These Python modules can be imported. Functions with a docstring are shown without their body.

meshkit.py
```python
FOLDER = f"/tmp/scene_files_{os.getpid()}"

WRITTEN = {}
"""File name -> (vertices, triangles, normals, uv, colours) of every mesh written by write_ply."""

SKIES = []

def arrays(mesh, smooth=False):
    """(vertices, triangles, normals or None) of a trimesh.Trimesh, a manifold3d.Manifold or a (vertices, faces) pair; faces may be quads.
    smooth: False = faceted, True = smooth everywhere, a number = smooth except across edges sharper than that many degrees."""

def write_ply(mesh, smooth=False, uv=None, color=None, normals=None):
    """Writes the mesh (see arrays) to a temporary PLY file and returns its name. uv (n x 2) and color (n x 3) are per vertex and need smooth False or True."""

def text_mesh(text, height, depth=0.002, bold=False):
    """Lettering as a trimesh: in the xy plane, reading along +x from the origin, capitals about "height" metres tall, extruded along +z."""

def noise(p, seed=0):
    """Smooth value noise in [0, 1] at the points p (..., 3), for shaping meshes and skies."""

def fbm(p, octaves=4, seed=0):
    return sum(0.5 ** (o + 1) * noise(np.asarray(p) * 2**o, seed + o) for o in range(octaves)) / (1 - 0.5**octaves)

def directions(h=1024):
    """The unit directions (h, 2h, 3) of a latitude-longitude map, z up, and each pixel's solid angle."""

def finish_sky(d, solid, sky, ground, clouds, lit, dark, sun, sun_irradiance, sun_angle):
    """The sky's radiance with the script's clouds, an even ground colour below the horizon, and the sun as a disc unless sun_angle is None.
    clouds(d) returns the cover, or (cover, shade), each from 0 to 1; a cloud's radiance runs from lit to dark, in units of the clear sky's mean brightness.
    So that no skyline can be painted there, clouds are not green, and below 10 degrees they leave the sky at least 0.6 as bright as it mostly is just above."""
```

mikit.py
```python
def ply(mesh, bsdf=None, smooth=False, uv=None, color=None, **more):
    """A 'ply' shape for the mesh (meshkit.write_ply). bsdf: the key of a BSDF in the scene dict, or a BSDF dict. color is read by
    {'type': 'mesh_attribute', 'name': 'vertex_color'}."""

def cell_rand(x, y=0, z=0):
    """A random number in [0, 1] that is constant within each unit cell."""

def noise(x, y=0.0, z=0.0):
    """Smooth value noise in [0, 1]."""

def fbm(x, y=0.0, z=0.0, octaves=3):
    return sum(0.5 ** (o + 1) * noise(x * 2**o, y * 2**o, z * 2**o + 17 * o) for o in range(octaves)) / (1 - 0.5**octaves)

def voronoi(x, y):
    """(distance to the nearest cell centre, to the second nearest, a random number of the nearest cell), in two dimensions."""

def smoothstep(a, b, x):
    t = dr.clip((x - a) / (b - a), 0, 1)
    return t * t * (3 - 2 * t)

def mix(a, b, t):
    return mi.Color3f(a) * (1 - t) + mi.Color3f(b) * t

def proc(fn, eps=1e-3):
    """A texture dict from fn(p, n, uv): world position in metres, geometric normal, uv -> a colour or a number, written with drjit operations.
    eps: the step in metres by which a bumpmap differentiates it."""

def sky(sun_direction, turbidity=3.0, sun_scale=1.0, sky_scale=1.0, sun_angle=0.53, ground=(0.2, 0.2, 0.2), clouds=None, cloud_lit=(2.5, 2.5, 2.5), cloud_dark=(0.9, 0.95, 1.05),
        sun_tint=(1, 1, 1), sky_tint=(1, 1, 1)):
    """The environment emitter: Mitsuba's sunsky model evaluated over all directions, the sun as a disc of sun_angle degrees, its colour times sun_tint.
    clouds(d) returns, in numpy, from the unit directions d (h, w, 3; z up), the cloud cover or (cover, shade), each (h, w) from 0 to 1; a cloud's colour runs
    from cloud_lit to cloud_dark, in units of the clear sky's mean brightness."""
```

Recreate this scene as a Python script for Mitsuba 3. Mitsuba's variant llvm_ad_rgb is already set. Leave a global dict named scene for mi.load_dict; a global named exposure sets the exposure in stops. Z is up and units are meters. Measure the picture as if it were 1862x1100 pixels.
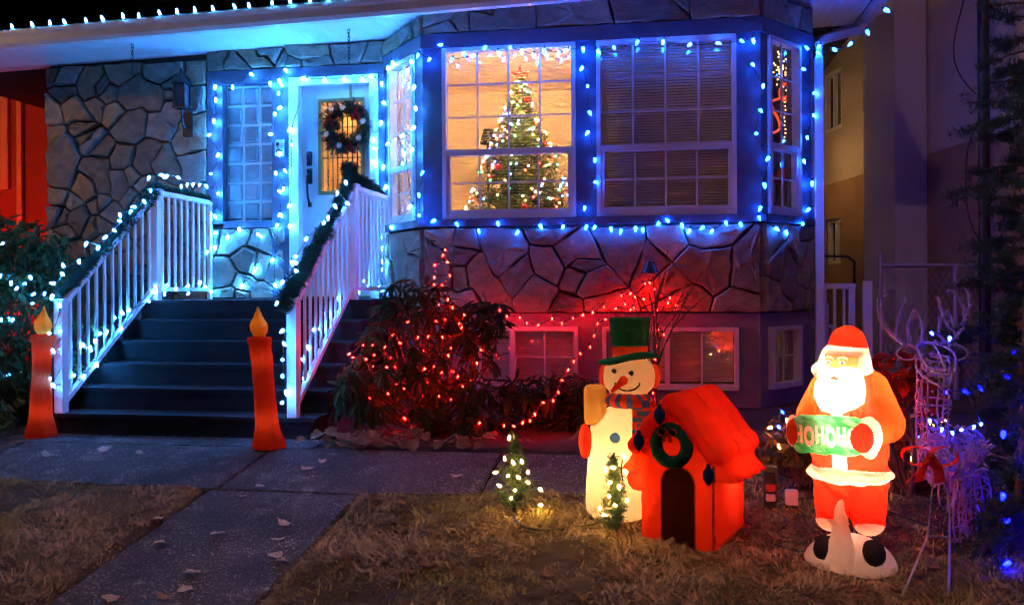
import math, random
import numpy as np, trimesh
import drjit as dr
import mitsuba as mi
import mikit, meshkit
from mikit import proc, noise, fbm, voronoi, smoothstep, mix
from scipy.spatial import Voronoi
from scipy.sparse import coo_matrix
from scipy.sparse.csgraph import connected_components
import shapely
from shapely.geometry import Polygon, LineString, Point

random.seed(7)
rng = np.random.default_rng(7)
T = mi.ScalarTransform4f
scene, labels = {}, {}

# ------------------------------------------------------------------ camera, sky, unseen left lamp, exposure
YAW, ROLL = math.atan(1600 / 9600), math.atan(0.00507)
_R = np.array([math.cos(YAW), math.sin(YAW), 0.0])
_F = np.array([-math.sin(YAW), math.cos(YAW), 0.0])
_U = math.sin(ROLL) * _R + math.cos(ROLL) * np.array([0, 0, 1.0])
EYE = np.array([0, 0, 1.07])
scene['camera'] = {'type': 'perspective', 'fov': math.degrees(2 * math.atan(931 / 1600)), 'fov_axis': 'x',
                   'principal_point_offset_y': 23.6 / 1100,
                   'to_world': T().look_at(origin=EYE.tolist(), target=(EYE + _F).tolist(), up=_U.tolist()),
                   'near_clip': 0.05, 'far_clip': 400.0}
exposure = 5.0                      # a long night exposure: every source below is given at exposure 0 and scaled by DIM
DIM = 2.0 ** -exposure
scene['sky'] = {**mikit.sky([-0.6, -0.5, 0.35], turbidity=4.0, sun_scale=0.0, sky_scale=0.0022 * DIM, sky_tint=(1.0, 0.42, 0.62)), 'sampling_weight': 40.0}
LEFT_LAMP = (1.0, 0.55, 0.30)          # colour of the unseen lamp left of the yard
LEFT_LAMP_L = 500.0
LB1 = (9.0, 80.0, 275.0)             # cool blue bulbs of the porch side
LB2 = (0.7, 14.0, 140.0)              # deeper blue bulbs of the bay window
LRED = (270.0, 1.0, 0.45)
LWARM = (140.0, 72.0, 15.0)


# ------------------------------------------------------------------ helpers: keys, materials, meshes
def new(key):
    if key not in scene and key not in labels:
        return key
    k = 1
    while f'{key}_{k:03d}' in scene or f'{key}_{k:03d}' in labels:
        k += 1
    return f'{key}_{k:03d}'


_next = {}


def newp(key):
    n = _next.get(key, 0)
    _next[key] = n + 1
    return key if n == 0 else f'{key}_{n:03d}'


def thing(name, label, cat, group=None, kind=None):
    k = newp(name)
    labels[k] = {'label': label, 'category': cat}
    if group: labels[k]['group'] = group
    if kind: labels[k]['kind'] = kind
    return k


def put(key, mesh, m, smooth=False, **more):
    """one entry of the scene, numbered if the key is taken"""
    k = newp(key)
    if isinstance(mesh, dict):
        scene[k] = {**mesh, **more}
    else:
        scene[k] = mikit.ply(mesh, m, smooth=smooth, **more)
    return k


def own(k, mesh, m=None):
    """the mesh of a thing that has no parts"""
    scene[k] = mesh if isinstance(mesh, dict) else mikit.ply(mesh, m)
    return k


def stuffpart(k, label=None):
    labels[k] = {'kind': 'stuff'}
    if label: labels[k]['label'] = label
    return k


def struct(name, mesh, m, smooth=False, label=None):
    k = put(name, mesh, m, smooth)
    labels[k] = {'label': label or name.replace('_', ' '), 'kind': 'structure'}
    return k


def rgb(c): return {'type': 'rgb', 'value': [float(x) for x in c]}


def prin(c, rough=0.6, spec=0.5, **kw):
    c = c if isinstance(c, dict) else rgb(c)
    return {'type': 'twosided', 'x': {'type': 'principled', 'base_color': c, 'roughness': rough, 'specular': spec, **kw}}


def mat(name, d):
    scene['mat_' + name] = d
    return 'mat_' + name


def grainy(c, var=0.25, s=9.0, fine=60.0):
    lo, hi = [float(x) * (1 - var) for x in c], [float(x) * (1 + var) for x in c]

    def fn(p, n, uv):
        t = fbm(p.x * s, p.y * s, p.z * s, 3) * 0.7 + noise(p.x * fine, p.y * fine, p.z * fine) * 0.3
        return mix(lo, hi, t)
    return proc(fn)


def bump(b, fn, scale=1.0, eps=2e-3):
    return {'type': 'twosided', 'x': {'type': 'bumpmap', 'arbitrary': proc(fn, eps), 'scale': scale, 'nested': b['x'] if b['type'] == 'twosided' else b}}


def thin(c, rough=0.5, trans=1.0, spec=0.5):
    c = c if isinstance(c, dict) else rgb(c)
    return {'type': 'principledthin', 'base_color': c, 'roughness': rough, 'diff_trans': trans, 'spec_trans': 0.0, 'eta': 1.4}


_cb = None


def cbox(x0, x1, y0, y1, z0, z1, c=0.004):
    """a box with small chamfers"""
    global _cb
    if _cb is None:
        pts = []
        for sx in (-1, 1):
            for sy in (-1, 1):
                for sz in (-1, 1):
                    for a in range(3):
                        q = np.array([sx, sy, sz], float)
                        q[a] *= 0.5
                        pts.append(q)
        h = trimesh.Trimesh(np.array(pts)).convex_hull
        _cb = (np.array(h.vertices), np.array(h.faces))
    v, f = _cb
    half = np.array([x1 - x0, y1 - y0, z1 - z0]) / 2
    cc = np.minimum(c, half * 0.45)
    w = np.where(np.abs(v) > 0.75, np.sign(v) * half, np.sign(v) * (half - cc))
    # vertices with |v|=.5 on an axis are the ones pulled in on that axis
    w = w + np.array([x0 + x1, y0 + y1, z0 + z1]) / 2
    return trimesh.Trimesh(w, f.copy(), process=False)


def cat(ms):
    ms = list(ms)
    v, f, o = [], [], 0
    for m in ms:
        v.append(np.asarray(m.vertices)); f.append(np.asarray(m.faces) + o); o += len(v[-1])
    return trimesh.Trimesh(np.vstack(v), np.vstack(f), process=False)


def xf(m, M):
    return trimesh.Trimesh(trimesh.transform_points(m.vertices, M), m.faces, process=False)


def tube(pts, r, sides=6, cap=True):
    p = np.asarray(pts, float)
    t = np.gradient(p, axis=0)
    t /= np.linalg.norm(t, axis=1, keepdims=True) + 1e-12
    a = np.cross(t, np.where(np.abs(t[:, 2:]) < 0.9, [0, 0, 1.0], [1.0, 0, 0]))
    a /= np.linalg.norm(a, axis=1, keepdims=True) + 1e-12
    b, ang = np.cross(t, a), np.arange(sides) * 2 * np.pi / sides
    rr = np.broadcast_to(r, (len(p),))[:, None, None]
    v = (p[:, None] + rr * (np.cos(ang)[None, :, None] * a[:, None] + np.sin(ang)[None, :, None] * b[:, None])).reshape(-1, 3)
    f = []
    for i in range(len(p) - 1):
        for j in range(sides):
            q = (i * sides + j, i * sides + (j + 1) % sides, (i + 1) * sides + (j + 1) % sides, (i + 1) * sides + j)
            f += [(q[0], q[1], q[2]), (q[0], q[2], q[3])]
    if cap:
        for j in range(1, sides - 1):
            f.append((0, j + 1, j)); o = (len(p) - 1) * sides; f.append((o, o + j, o + j + 1))
    return trimesh.Trimesh(v, np.array(f), process=False)


def beam(p, q, w, h, up=(0, 0, 1), c=0.003):
    p, q = np.array(p, float), np.array(q, float)
    L = np.linalg.norm(q - p)
    t = (q - p) / L
    s = np.cross(t, up); s /= np.linalg.norm(s)
    u = np.cross(s, t)
    M = np.eye(4); M[:3, 0], M[:3, 1], M[:3, 2], M[:3, 3] = s, t, u, p
    return xf(cbox(-w / 2, w / 2, 0, L, -h / 2, h / 2, c), M)


def lathe(prof, n=16):
    return trimesh.creation.revolve(np.array(prof, float), sections=n)


def frame(o, d):
    d = np.array([d[0], d[1], 0.0]); d /= np.linalg.norm(d)
    M = np.eye(4)
    M[:3, 0], M[:3, 1], M[:3, 3] = d, [-d[1], d[0], 0], [o[0], o[1], 0]
    return M


def spline(pts, n):
    from scipy.interpolate import CubicSpline
    p = np.asarray(pts, float)
    s = np.r_[0, np.cumsum(np.linalg.norm(np.diff(p, axis=0), axis=1))]
    return CubicSpline(s, p)(np.linspace(0, s[-1], n))


def rot_to(d, roll=None):
    """matrix whose z axis is d"""
    d = np.asarray(d, float) / np.linalg.norm(d)
    a = np.cross(d, [0, 0, 1] if abs(d[2]) < 0.9 else [1, 0, 0]); a /= np.linalg.norm(a)
    b = np.cross(d, a)
    if roll is not None:
        a, b = a * math.cos(roll) + b * math.sin(roll), b * math.cos(roll) - a * math.sin(roll)
    M = np.eye(4); M[:3, 0], M[:3, 1], M[:3, 2] = a, b, d
    return M


def placed(p, d, s=1.0, roll=None):
    M = rot_to(d, roll); M[:3, :3] *= s; M[:3, 3] = p
    return M


# ---- surfaces from distance fields (naive surface nets)
def nets(fn, lo, hi, h):
    ax = [np.arange(a, b + h, h) for a, b in zip(lo, hi)]
    n = [len(a) for a in ax]
    P = np.stack(np.meshgrid(*ax, indexing='ij'), -1)
    d = fn(P.reshape(-1, 3)).reshape(n)
    s = d < 0
    cs = np.stack([s[i:n[0] - 1 + i, j:n[1] - 1 + j, k:n[2] - 1 + k] for i in (0, 1) for j in (0, 1) for k in (0, 1)], -1)
    act = cs.any(-1) & ~cs.all(-1)
    idx = np.full(act.shape, -1); cells = np.argwhere(act); idx[act] = np.arange(len(cells))
    acc, cnt = np.zeros((len(cells), 3)), np.zeros(len(cells))
    for axis in range(3):
        for o1 in (0, 1):
            for o2 in (0, 1):
                a = np.zeros(3, int); oth = [x for x in range(3) if x != axis]
                a[oth[0]], a[oth[1]] = o1, o2
                b = a.copy(); b[axis] = 1
                i0, i1 = cells + a, cells + b
                d0, d1 = d[tuple(i0.T)], d[tuple(i1.T)]
                m = (d0 < 0) != (d1 < 0)
                t = np.where(m, d0 / np.where(m, d0 - d1, 1), 0)
                pt = cells + a + (b - a) * t[:, None]
                acc[m] += pt[m]; cnt[m] += 1
    V = np.array(lo) + acc / cnt[:, None] * h
    F = []
    for axis in range(3):
        oth = [(axis + 1) % 3, (axis + 2) % 3]
        sl0 = [slice(1, -1)] * 3; sl0[axis] = slice(0, -1)
        sl1 = [slice(1, -1)] * 3; sl1[axis] = slice(1, None)
        e0, e1 = s[tuple(sl0)], s[tuple(sl1)]
        for flip, mk in ((False, e0 & ~e1), (True, ~e0 & e1)):
            c = np.argwhere(mk) + 1; c[:, axis] -= 1
            q = []
            for o1, o2 in ((0, 0), (-1, 0), (-1, -1), (0, -1)):
                cc = c.copy(); cc[:, oth[0]] += o1; cc[:, oth[1]] += o2
                q.append(idx[tuple(cc.T)])
            q = np.stack(q, 1)
            F.append(q[:, ::-1] if flip else q)
    F = np.vstack(F)
    F = np.vstack([F[:, [0, 1, 2]], F[:, [0, 2, 3]]])
    return V, F


def ell(P, c, r):
    q = P - np.array(c, float); r = np.broadcast_to(np.array(r, float), (3,))
    k0 = np.linalg.norm(q / r, axis=1); k1 = np.linalg.norm(q / r**2, axis=1) + 1e-9
    return k0 * (k0 - 1) / k1


def cone(P, a, b, ra, rb):
    a, b = np.array(a, float), np.array(b, float)
    h = np.clip((P - a) @ (b - a) / ((b - a) @ (b - a)), 0, 1)
    return np.linalg.norm(P - a - h[:, None] * (b - a), axis=1) - (ra + h * (rb - ra))


def rbox(P, c, half, r):
    q = np.abs(P - np.array(c, float)) - (np.array(half, float) - r)
    return np.linalg.norm(np.maximum(q, 0), axis=1) + np.minimum(q.max(1), 0) - r


def smin(ds, k):
    out = ds[0]
    for d in ds[1:]:
        h = np.maximum(k - np.abs(out - d), 0) / k
        out = np.minimum(out, d) - h * h * k / 4
    return out


def painted(root, V, F, lab, names, M, relax=0):
    """splits one closed shell into its painted regions: one part per colour"""
    m = trimesh.Trimesh(V, F, process=False)
    if relax: trimesh.smoothing.filter_taubin(m, iterations=relax)
    V = trimesh.transform_points(m.vertices, M)
    n = np.zeros_like(V); fn = np.cross(V[F[:, 1]] - V[F[:, 0]], V[F[:, 2]] - V[F[:, 0]])
    for k in range(3): np.add.at(n, F[:, k], fn)
    n /= np.linalg.norm(n, axis=1, keepdims=True) + 1e-20
    L = lab(np.asarray(m.vertices)[F].mean(1))
    for i, (nm, mt) in enumerate(names):
        f = F[L == i]
        if not len(f): continue
        u, inv = np.unique(f, return_inverse=True)
        f2 = inv.reshape(-1, 3)
        comp = connected_components(coo_matrix((np.ones(len(f2) * 2), (np.r_[f2[:, 0], f2[:, 1]], np.r_[f2[:, 1], f2[:, 2]])), shape=(len(u), len(u))), directed=False)[1][f2[:, 0]]
        sizes = np.bincount(comp); main = int(np.argmax(sizes))
        for c in np.unique(comp):
            if c != main and sizes[c] < max(24, 0.03 * sizes[main]): comp[comp == c] = main
        for c in np.unique(comp):                                   # separate pieces of one colour are separate parts
            w, iv = np.unique(f2[comp == c], return_inverse=True)
            k = newp(root + '__' + nm)
            path = meshkit.write_ply((V[u][w], iv.reshape(-1, 3)), True, normals=n[u][w])
            scene[k] = {'type': 'ply', 'filename': path, 'face_normals': False, 'bsdf': {'type': 'ref', 'id': mt}}


# ---- light bulbs
LAMP = mat('lamp_glass', {'type': 'diffuse', 'reflectance': rgb((0.3, 0.3, 0.3))})


def emit(c, w=1.0):
    return {'type': 'area', 'radiance': rgb([v * DIM for v in c]), 'sampling_weight': float(w)}


_big = mikit.ply(lathe([(0, 0), (0.011, 0.003), (0.0135, 0.014), (0.0115, 0.030), (0.006, 0.043), (0, 0.049)], 8), LAMP, smooth=True)
_small = mikit.ply(lathe([(0, 0), (0.006, 0.002), (0.0075, 0.010), (0.005, 0.020), (0, 0.025)], 6), LAMP, smooth=True)
_mini = mikit.ply(trimesh.creation.icosphere(0, 0.008), LAMP)


def bulb(key, p, d, base, c, s=1.0, w=1.0):
    put(key, {**base, 'emitter': emit(c, w), 'to_world': T(placed(p, d, s))}, None)


def light_string(label, pts, base, colour, wire, hang=-1.0, group=None, jitter=0.6, sag=0.0, out=(0, -1, 0), cat_='string lights', s=1.0, name='light_string'):
    t = thing(name, label, cat_, group)
    pts = np.array(pts, float)
    cols = colour if isinstance(colour, list) else [colour] * len(pts)
    L = []
    for i, p in enumerate(pts):
        d = np.array([0, 0, hang]) + rng.normal(0, jitter, 3) * [1, .6, 1] + np.array(out) * 0.35
        d /= np.linalg.norm(d)
        bulb(t + '__bulb', p, d, base, np.array(cols[i]) * rng.uniform(.55, 1.35), s * rng.uniform(.92, 1.1))
        L.append(tube([p - d * 0.022 * s, p + d * 0.002], 0.0075 * s, 6))
    chain = [pts[0]]
    for a, b in zip(pts[:-1], pts[1:]):
        if np.linalg.norm(b - a) > 0.9:
            L.append(tube(np.array(chain), 0.0028, 4)) if len(chain) > 1 else None
            chain = [b]; continue
        m = (a + b) / 2 + [0, 0.01, -sag * np.linalg.norm(b - a)]
        chain += [m, b]
    if len(chain) > 1: L.append(tube(np.array(chain) + [0, 0.012, 0], 0.0028, 4))
    put(t + '__wire', cat(L), wire)
    return t


# ------------------------------------------------------------------ ground shape
def g(x, y):
    y = np.asarray(y, float)
    return np.where(y < 5.55, -0.13 * (5.55 - y), np.where(y < 6.3, 0.0, 0.10 * np.minimum(1, (y - 6.3) / 1.2)))
# ------------------------------------------------------------------ materials
def stone_bump(p, n, uv): return fbm(p.x * 15, p.y * 15, p.z * 15, 4) * 0.017 + noise(p.x * 120, p.y * 120, p.z * 120) * 0.0010


STONES = []
for i, c in enumerate([(0.27, 0.20, 0.135), (0.21, 0.165, 0.12), (0.19, 0.16, 0.13), (0.31, 0.24, 0.165), (0.25, 0.175, 0.105), (0.23, 0.20, 0.17), (0.17, 0.13, 0.095)]):
    STONES.append(mat(f'stone_{i}', bump(prin(grainy(c, 0.65, 9.0 + i, 70.0), 0.8, 0.35), stone_bump)))
MORTAR = mat('mortar', prin(grainy((0.07, 0.065, 0.06), 0.3, 20.0), 0.95, 0.1))
WHITE = mat('white_vinyl', prin(grainy((0.50, 0.49, 0.50), 0.06, 6.0), 0.4))
WHITEWOOD = mat('white_paint', prin(grainy((0.74, 0.73, 0.72), 0.08, 5.0, 40.0), 0.5))
SOFFIT = mat('soffit_paint', prin(grainy((0.68, 0.68, 0.68), 0.05, 4.0), 0.45))
FASCIA = mat('gutter_paint', prin(grainy((0.62, 0.58, 0.53), 0.12, 3.0, 30.0), 0.4))


def siding_fn(p, n, uv):
    return noise((p.x + p.y) * 60, 0, p.z * 2) * 0.002


TRIM = mat('slate_trim', bump(prin(grainy((0.065, 0.07, 0.11), 0.35, 6.0), 0.55), siding_fn))
BASEWALL = mat('plum_stucco', bump(prin(grainy((0.20, 0.17, 0.22), 0.2, 5.0), 0.85, 0.2), lambda p, n, uv: fbm(p.x * 90, p.y * 90, p.z * 90, 2) * 0.003))
GLASS = mat('window_glass', {'type': 'thindielectric', 'int_ior': 1.5})
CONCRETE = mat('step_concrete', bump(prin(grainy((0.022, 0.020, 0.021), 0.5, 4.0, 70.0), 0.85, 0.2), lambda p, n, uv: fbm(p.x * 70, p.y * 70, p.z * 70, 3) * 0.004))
DOORMAT = mat('door_mat', prin(grainy((0.03, 0.03, 0.03), 0.3, 90), 0.95, 0.1))
BLACK = mat('black_metal', prin((0.015, 0.015, 0.016), 0.45))
BRASS = mat('brass', prin((0.42, 0.33, 0.14), 0.35, metallic=0.6))
CREAM = mat('cream_wall', prin((0.72, 0.60, 0.42), 0.8, 0.2))
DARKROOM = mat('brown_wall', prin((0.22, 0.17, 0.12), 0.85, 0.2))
SLAT = mat('blind_slat', thin((0.62, 0.55, 0.45), 0.5, 0.3))
ROOF = mat('roof_shingle', prin(grainy((0.05, 0.05, 0.055), 0.3, 20), 0.9))
WIRE = mat('light_wire', prin((0.015, 0.03, 0.02), 0.5))
WIREW = mat('pale_wire', prin((0.35, 0.37, 0.36), 0.5))


def aggregate(p, n, uv):
    d1, d2, r = voronoi(p.x * 120, p.y * 120)
    st = smoothstep(0.05, 0.22, d2 - d1)
    big = fbm(p.x * 1.6, p.y * 1.6, 3.1, 3)
    pale = smoothstep(0.86, 0.90, r)
    c = mix((0.03, 0.03, 0.033), (0.14, 0.125, 0.125), r * 0.8) * (1 - pale) + mi.Color3f(0.32, 0.30, 0.29) * pale
    stain = smoothstep(0.50, 0.66, fbm(p.x * 3.7 + 9, p.y * 3.7, 7.7, 4))
    worn = smoothstep(0.56, 0.70, fbm(p.x * 8 + 3, p.y * 8, 1.7, 4))
    return mix((0.03, 0.029, 0.029), c, st) * (0.40 + 1.25 * big) * (1 - 0.45 * stain) * (1 + 0.9 * worn)


def aggregate_h(p, n, uv):
    d1, d2, r = voronoi(p.x * 120, p.y * 120)
    return smoothstep(0.0, 0.35, d2 - d1) * 0.0035 + fbm(p.x * 9, p.y * 9, 0, 2) * 0.008


PATH = mat('exposed_aggregate', bump(prin(proc(aggregate), 0.75, 0.45), aggregate_h, 1.0, 1e-3))


def soil_fn(p, n, uv):
    t = fbm(p.x * 5, p.y * 5, p.z * 5, 4)
    f = noise(p.x * 60, p.y * 60, p.z * 60)
    return mix((0.022, 0.016, 0.011), (0.10, 0.075, 0.05), t * 0.7 + f * 0.3)


SOIL = mat('soil', bump(prin(proc(soil_fn), 0.95, 0.1), lambda p, n, uv: fbm(p.x * 18, p.y * 18, 0, 4) * 0.03))
GRASS = mat('dry_grass', thin({'type': 'mesh_attribute', 'name': 'vertex_color'}, 0.7, 0.35))


def leafmat(name, c, v=0.35, trans=0.45, rough=0.45):
    return mat(name, thin(grainy(c, v, 14.0, 80.0), rough, trans))


RHODO = [leafmat('rhododendron_leaf_a', (0.055, 0.075, 0.03), .35, .35, .3), leafmat('rhododendron_leaf_b', (0.085, 0.085, 0.035), .35, .4, .35), leafmat('rhododendron_leaf_c', (0.04, 0.06, 0.03), .3, .3, .3)]
GREENLEAF = [leafmat('shrub_leaf_a', (0.10, 0.16, 0.05)), leafmat('shrub_leaf_b', (0.14, 0.18, 0.06)), leafmat('shrub_leaf_c', (0.06, 0.10, 0.04))]
DEADLEAF = [leafmat('fallen_leaf_a', (0.30, 0.20, 0.13)), leafmat('fallen_leaf_b', (0.48, 0.38, 0.31)), leafmat('fallen_leaf_c', (0.20, 0.12, 0.07)), leafmat('fallen_leaf_d', (0.58, 0.48, 0.42))]
NEEDLE = mat('tinsel_needle', thin(grainy((0.025, 0.05, 0.035), 0.4, 20), 0.5, 0.3))
PINE = mat('conifer_needle', thin(grainy((0.04, 0.07, 0.05), 0.4, 12), 0.6, 0.3))
TREEN = mat('indoor_needle', thin(grainy((0.09, 0.12, 0.05), 0.35, 20), 0.6, 0.4))
BARK = mat('bark', bump(prin(grainy((0.10, 0.07, 0.05), 0.4, 20), 0.9, 0.2), lambda p, n, uv: fbm(p.x * 60, p.y * 60, p.z * 14, 3) * 0.008))
REDLEAF = [leafmat('red_leaf_a', (0.36, 0.03, 0.02)), leafmat('red_leaf_b', (0.25, 0.03, 0.03))]
RIBBON = mat('red_ribbon', thin((0.55, 0.05, 0.03), 0.35, 0.4))
WFLOWER = mat('pale_petal', thin((0.62, 0.55, 0.48), 0.6, 0.5))
BROWNLEAF = [leafmat('russet_leaf_a', (0.20, 0.08, 0.04)), leafmat('russet_leaf_b', (0.13, 0.08, 0.035))]

# ------------------------------------------------------------------ ground, path, bed
def sheet(x0, x1, y0, y1, nx, ny, hfn):
    X, Y = np.meshgrid(np.linspace(x0, x1, nx), np.linspace(y0, y1, ny))
    V = np.stack([X, Y, hfn(X, Y)], -1).reshape(-1, 3)
    i = np.arange((ny - 1) * nx).reshape(ny - 1, nx)[:, :-1].ravel()
    F = np.vstack([np.stack([i, i + 1, i + nx + 1], 1), np.stack([i, i + nx + 1, i + nx], 1)])
    return trimesh.Trimesh(V, F, process=False)


FRONTWALK = Polygon([(-2.62, -3.0), (-2.60, 4.79), (-1.68, 4.79), (-1.72, -3.0)])
CROSSWALK = Polygon([(-7.5, 4.86), (-2.60, 4.79), (-1.68, 4.78), (0.3, 4.98), (0.3, 5.62), (-7.5, 5.66)])
STEPPAD = Polygon([(-4.72, 5.6), (-2.3, 5.6), (-2.3, 5.95), (-4.72, 5.95)])
PAVED = shapely.union_all([FRONTWALK, CROSSWALK, STEPPAD])


def lumps(X, Y):
    P = np.stack([X, Y, X * 0], -1)
    return (meshkit.fbm(P * 3.1, 3, 5) - 0.5) * 0.05 + (meshkit.fbm(P * 11, 2, 9) - 0.5) * 0.022


def lawn_h(X, Y):
    inside = shapely.distance(PAVED, shapely.points(X, Y)).reshape(X.shape)
    k = np.clip(inside / 0.05, 0, 1)
    return g(X, Y) - 0.03 + (0.055 + lumps(X, Y)) * k * (Y < 7.2)


struct('lawn', sheet(-9, 5, -4, 7.6, 300, 260, lawn_h), SOIL, True, 'dormant brown front lawn sloping down from the house')
struct('ground', sheet(-90, 90, -70, 110, 40, 40, lambda X, Y: np.where((Y > -4) & (Y < 9), -0.9, np.minimum(g(X, Y), 0) * 0.25 - 0.75)), SOIL, True, 'dark ground around the house')
yard = [sheet(-30, 30, 7.5, 40, 30, 20, lambda X, Y: X * 0 + 0.07)]
struct('yard', cat(yard), SOIL, True, 'dark side yard beside the house')


def slab(poly, lift=0.012, thick=0.05):
    """a path slab that follows the slope: chamfered edge, top a triangulated sheet"""
    q = np.random.default_rng(int(abs(poly.centroid.x * 100 + poly.centroid.y * 10)))
    e = np.array(poly.buffer(-0.007).exterior.segmentize(0.06).coords)[:-1]
    poly = Polygon(e + q.normal(0, 0.0025, e.shape)).buffer(0)
    inner = poly.buffer(-0.008)
    ring = lambda q, n: np.array([q.exterior.interpolate(t, normalized=True).coords[0] for t in np.linspace(0, 1, n, endpoint=False)])
    v, f = trimesh.creation.triangulate_polygon(inner.segmentize(0.25), engine='earcut')
    top = np.c_[v, g(v[:, 0], v[:, 1]) + lift]
    n = 60
    a, b = ring(inner, n), ring(poly, n)
    A = np.c_[a, g(a[:, 0], a[:, 1]) + lift]; B = np.c_[b, g(b[:, 0], b[:, 1]) + lift - 0.008]; C = B - [0, 0, thick]
    V = np.vstack([A, B, C]); F = []
    for i in range(n):
        j = (i + 1) % n
        for o in (0, n):
            F += [(o + i, o + n + i, o + n + j), (o + i, o + n + j, o + j)]
    return cat([trimesh.Trimesh(top, f, process=False), trimesh.Trimesh(V, np.array(F), process=False)])


labels['path'] = {'label': 'exposed aggregate garden path of dark slabs', 'kind': 'structure'}
def clipx(poly, x0, x1): return poly.intersection(shapely.box(x0, -9, x1, 9))
for poly in [clipx(CROSSWALK, -7.5, -4.42), clipx(CROSSWALK, -4.42, -2.56), clipx(CROSSWALK, -2.56, -1.0), clipx(CROSSWALK, -1.0, 0.3)]:
    put('path__slab', slab(poly.difference(STEPPAD)), PATH)
put('path__slab', slab(STEPPAD), PATH)
for y0, y1 in ((3.1, 4.79), (1.4, 3.1), (-0.4, 1.4), (-3, -0.4)):
    put('path__slab', slab(FRONTWALK.intersection(shapely.box(-9, y0, 9, y1))), PATH)

bed = Polygon([(-2.28, 5.66), (1.9, 5.66), (1.9, 7.6), (-2.28, 7.6)])


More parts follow.
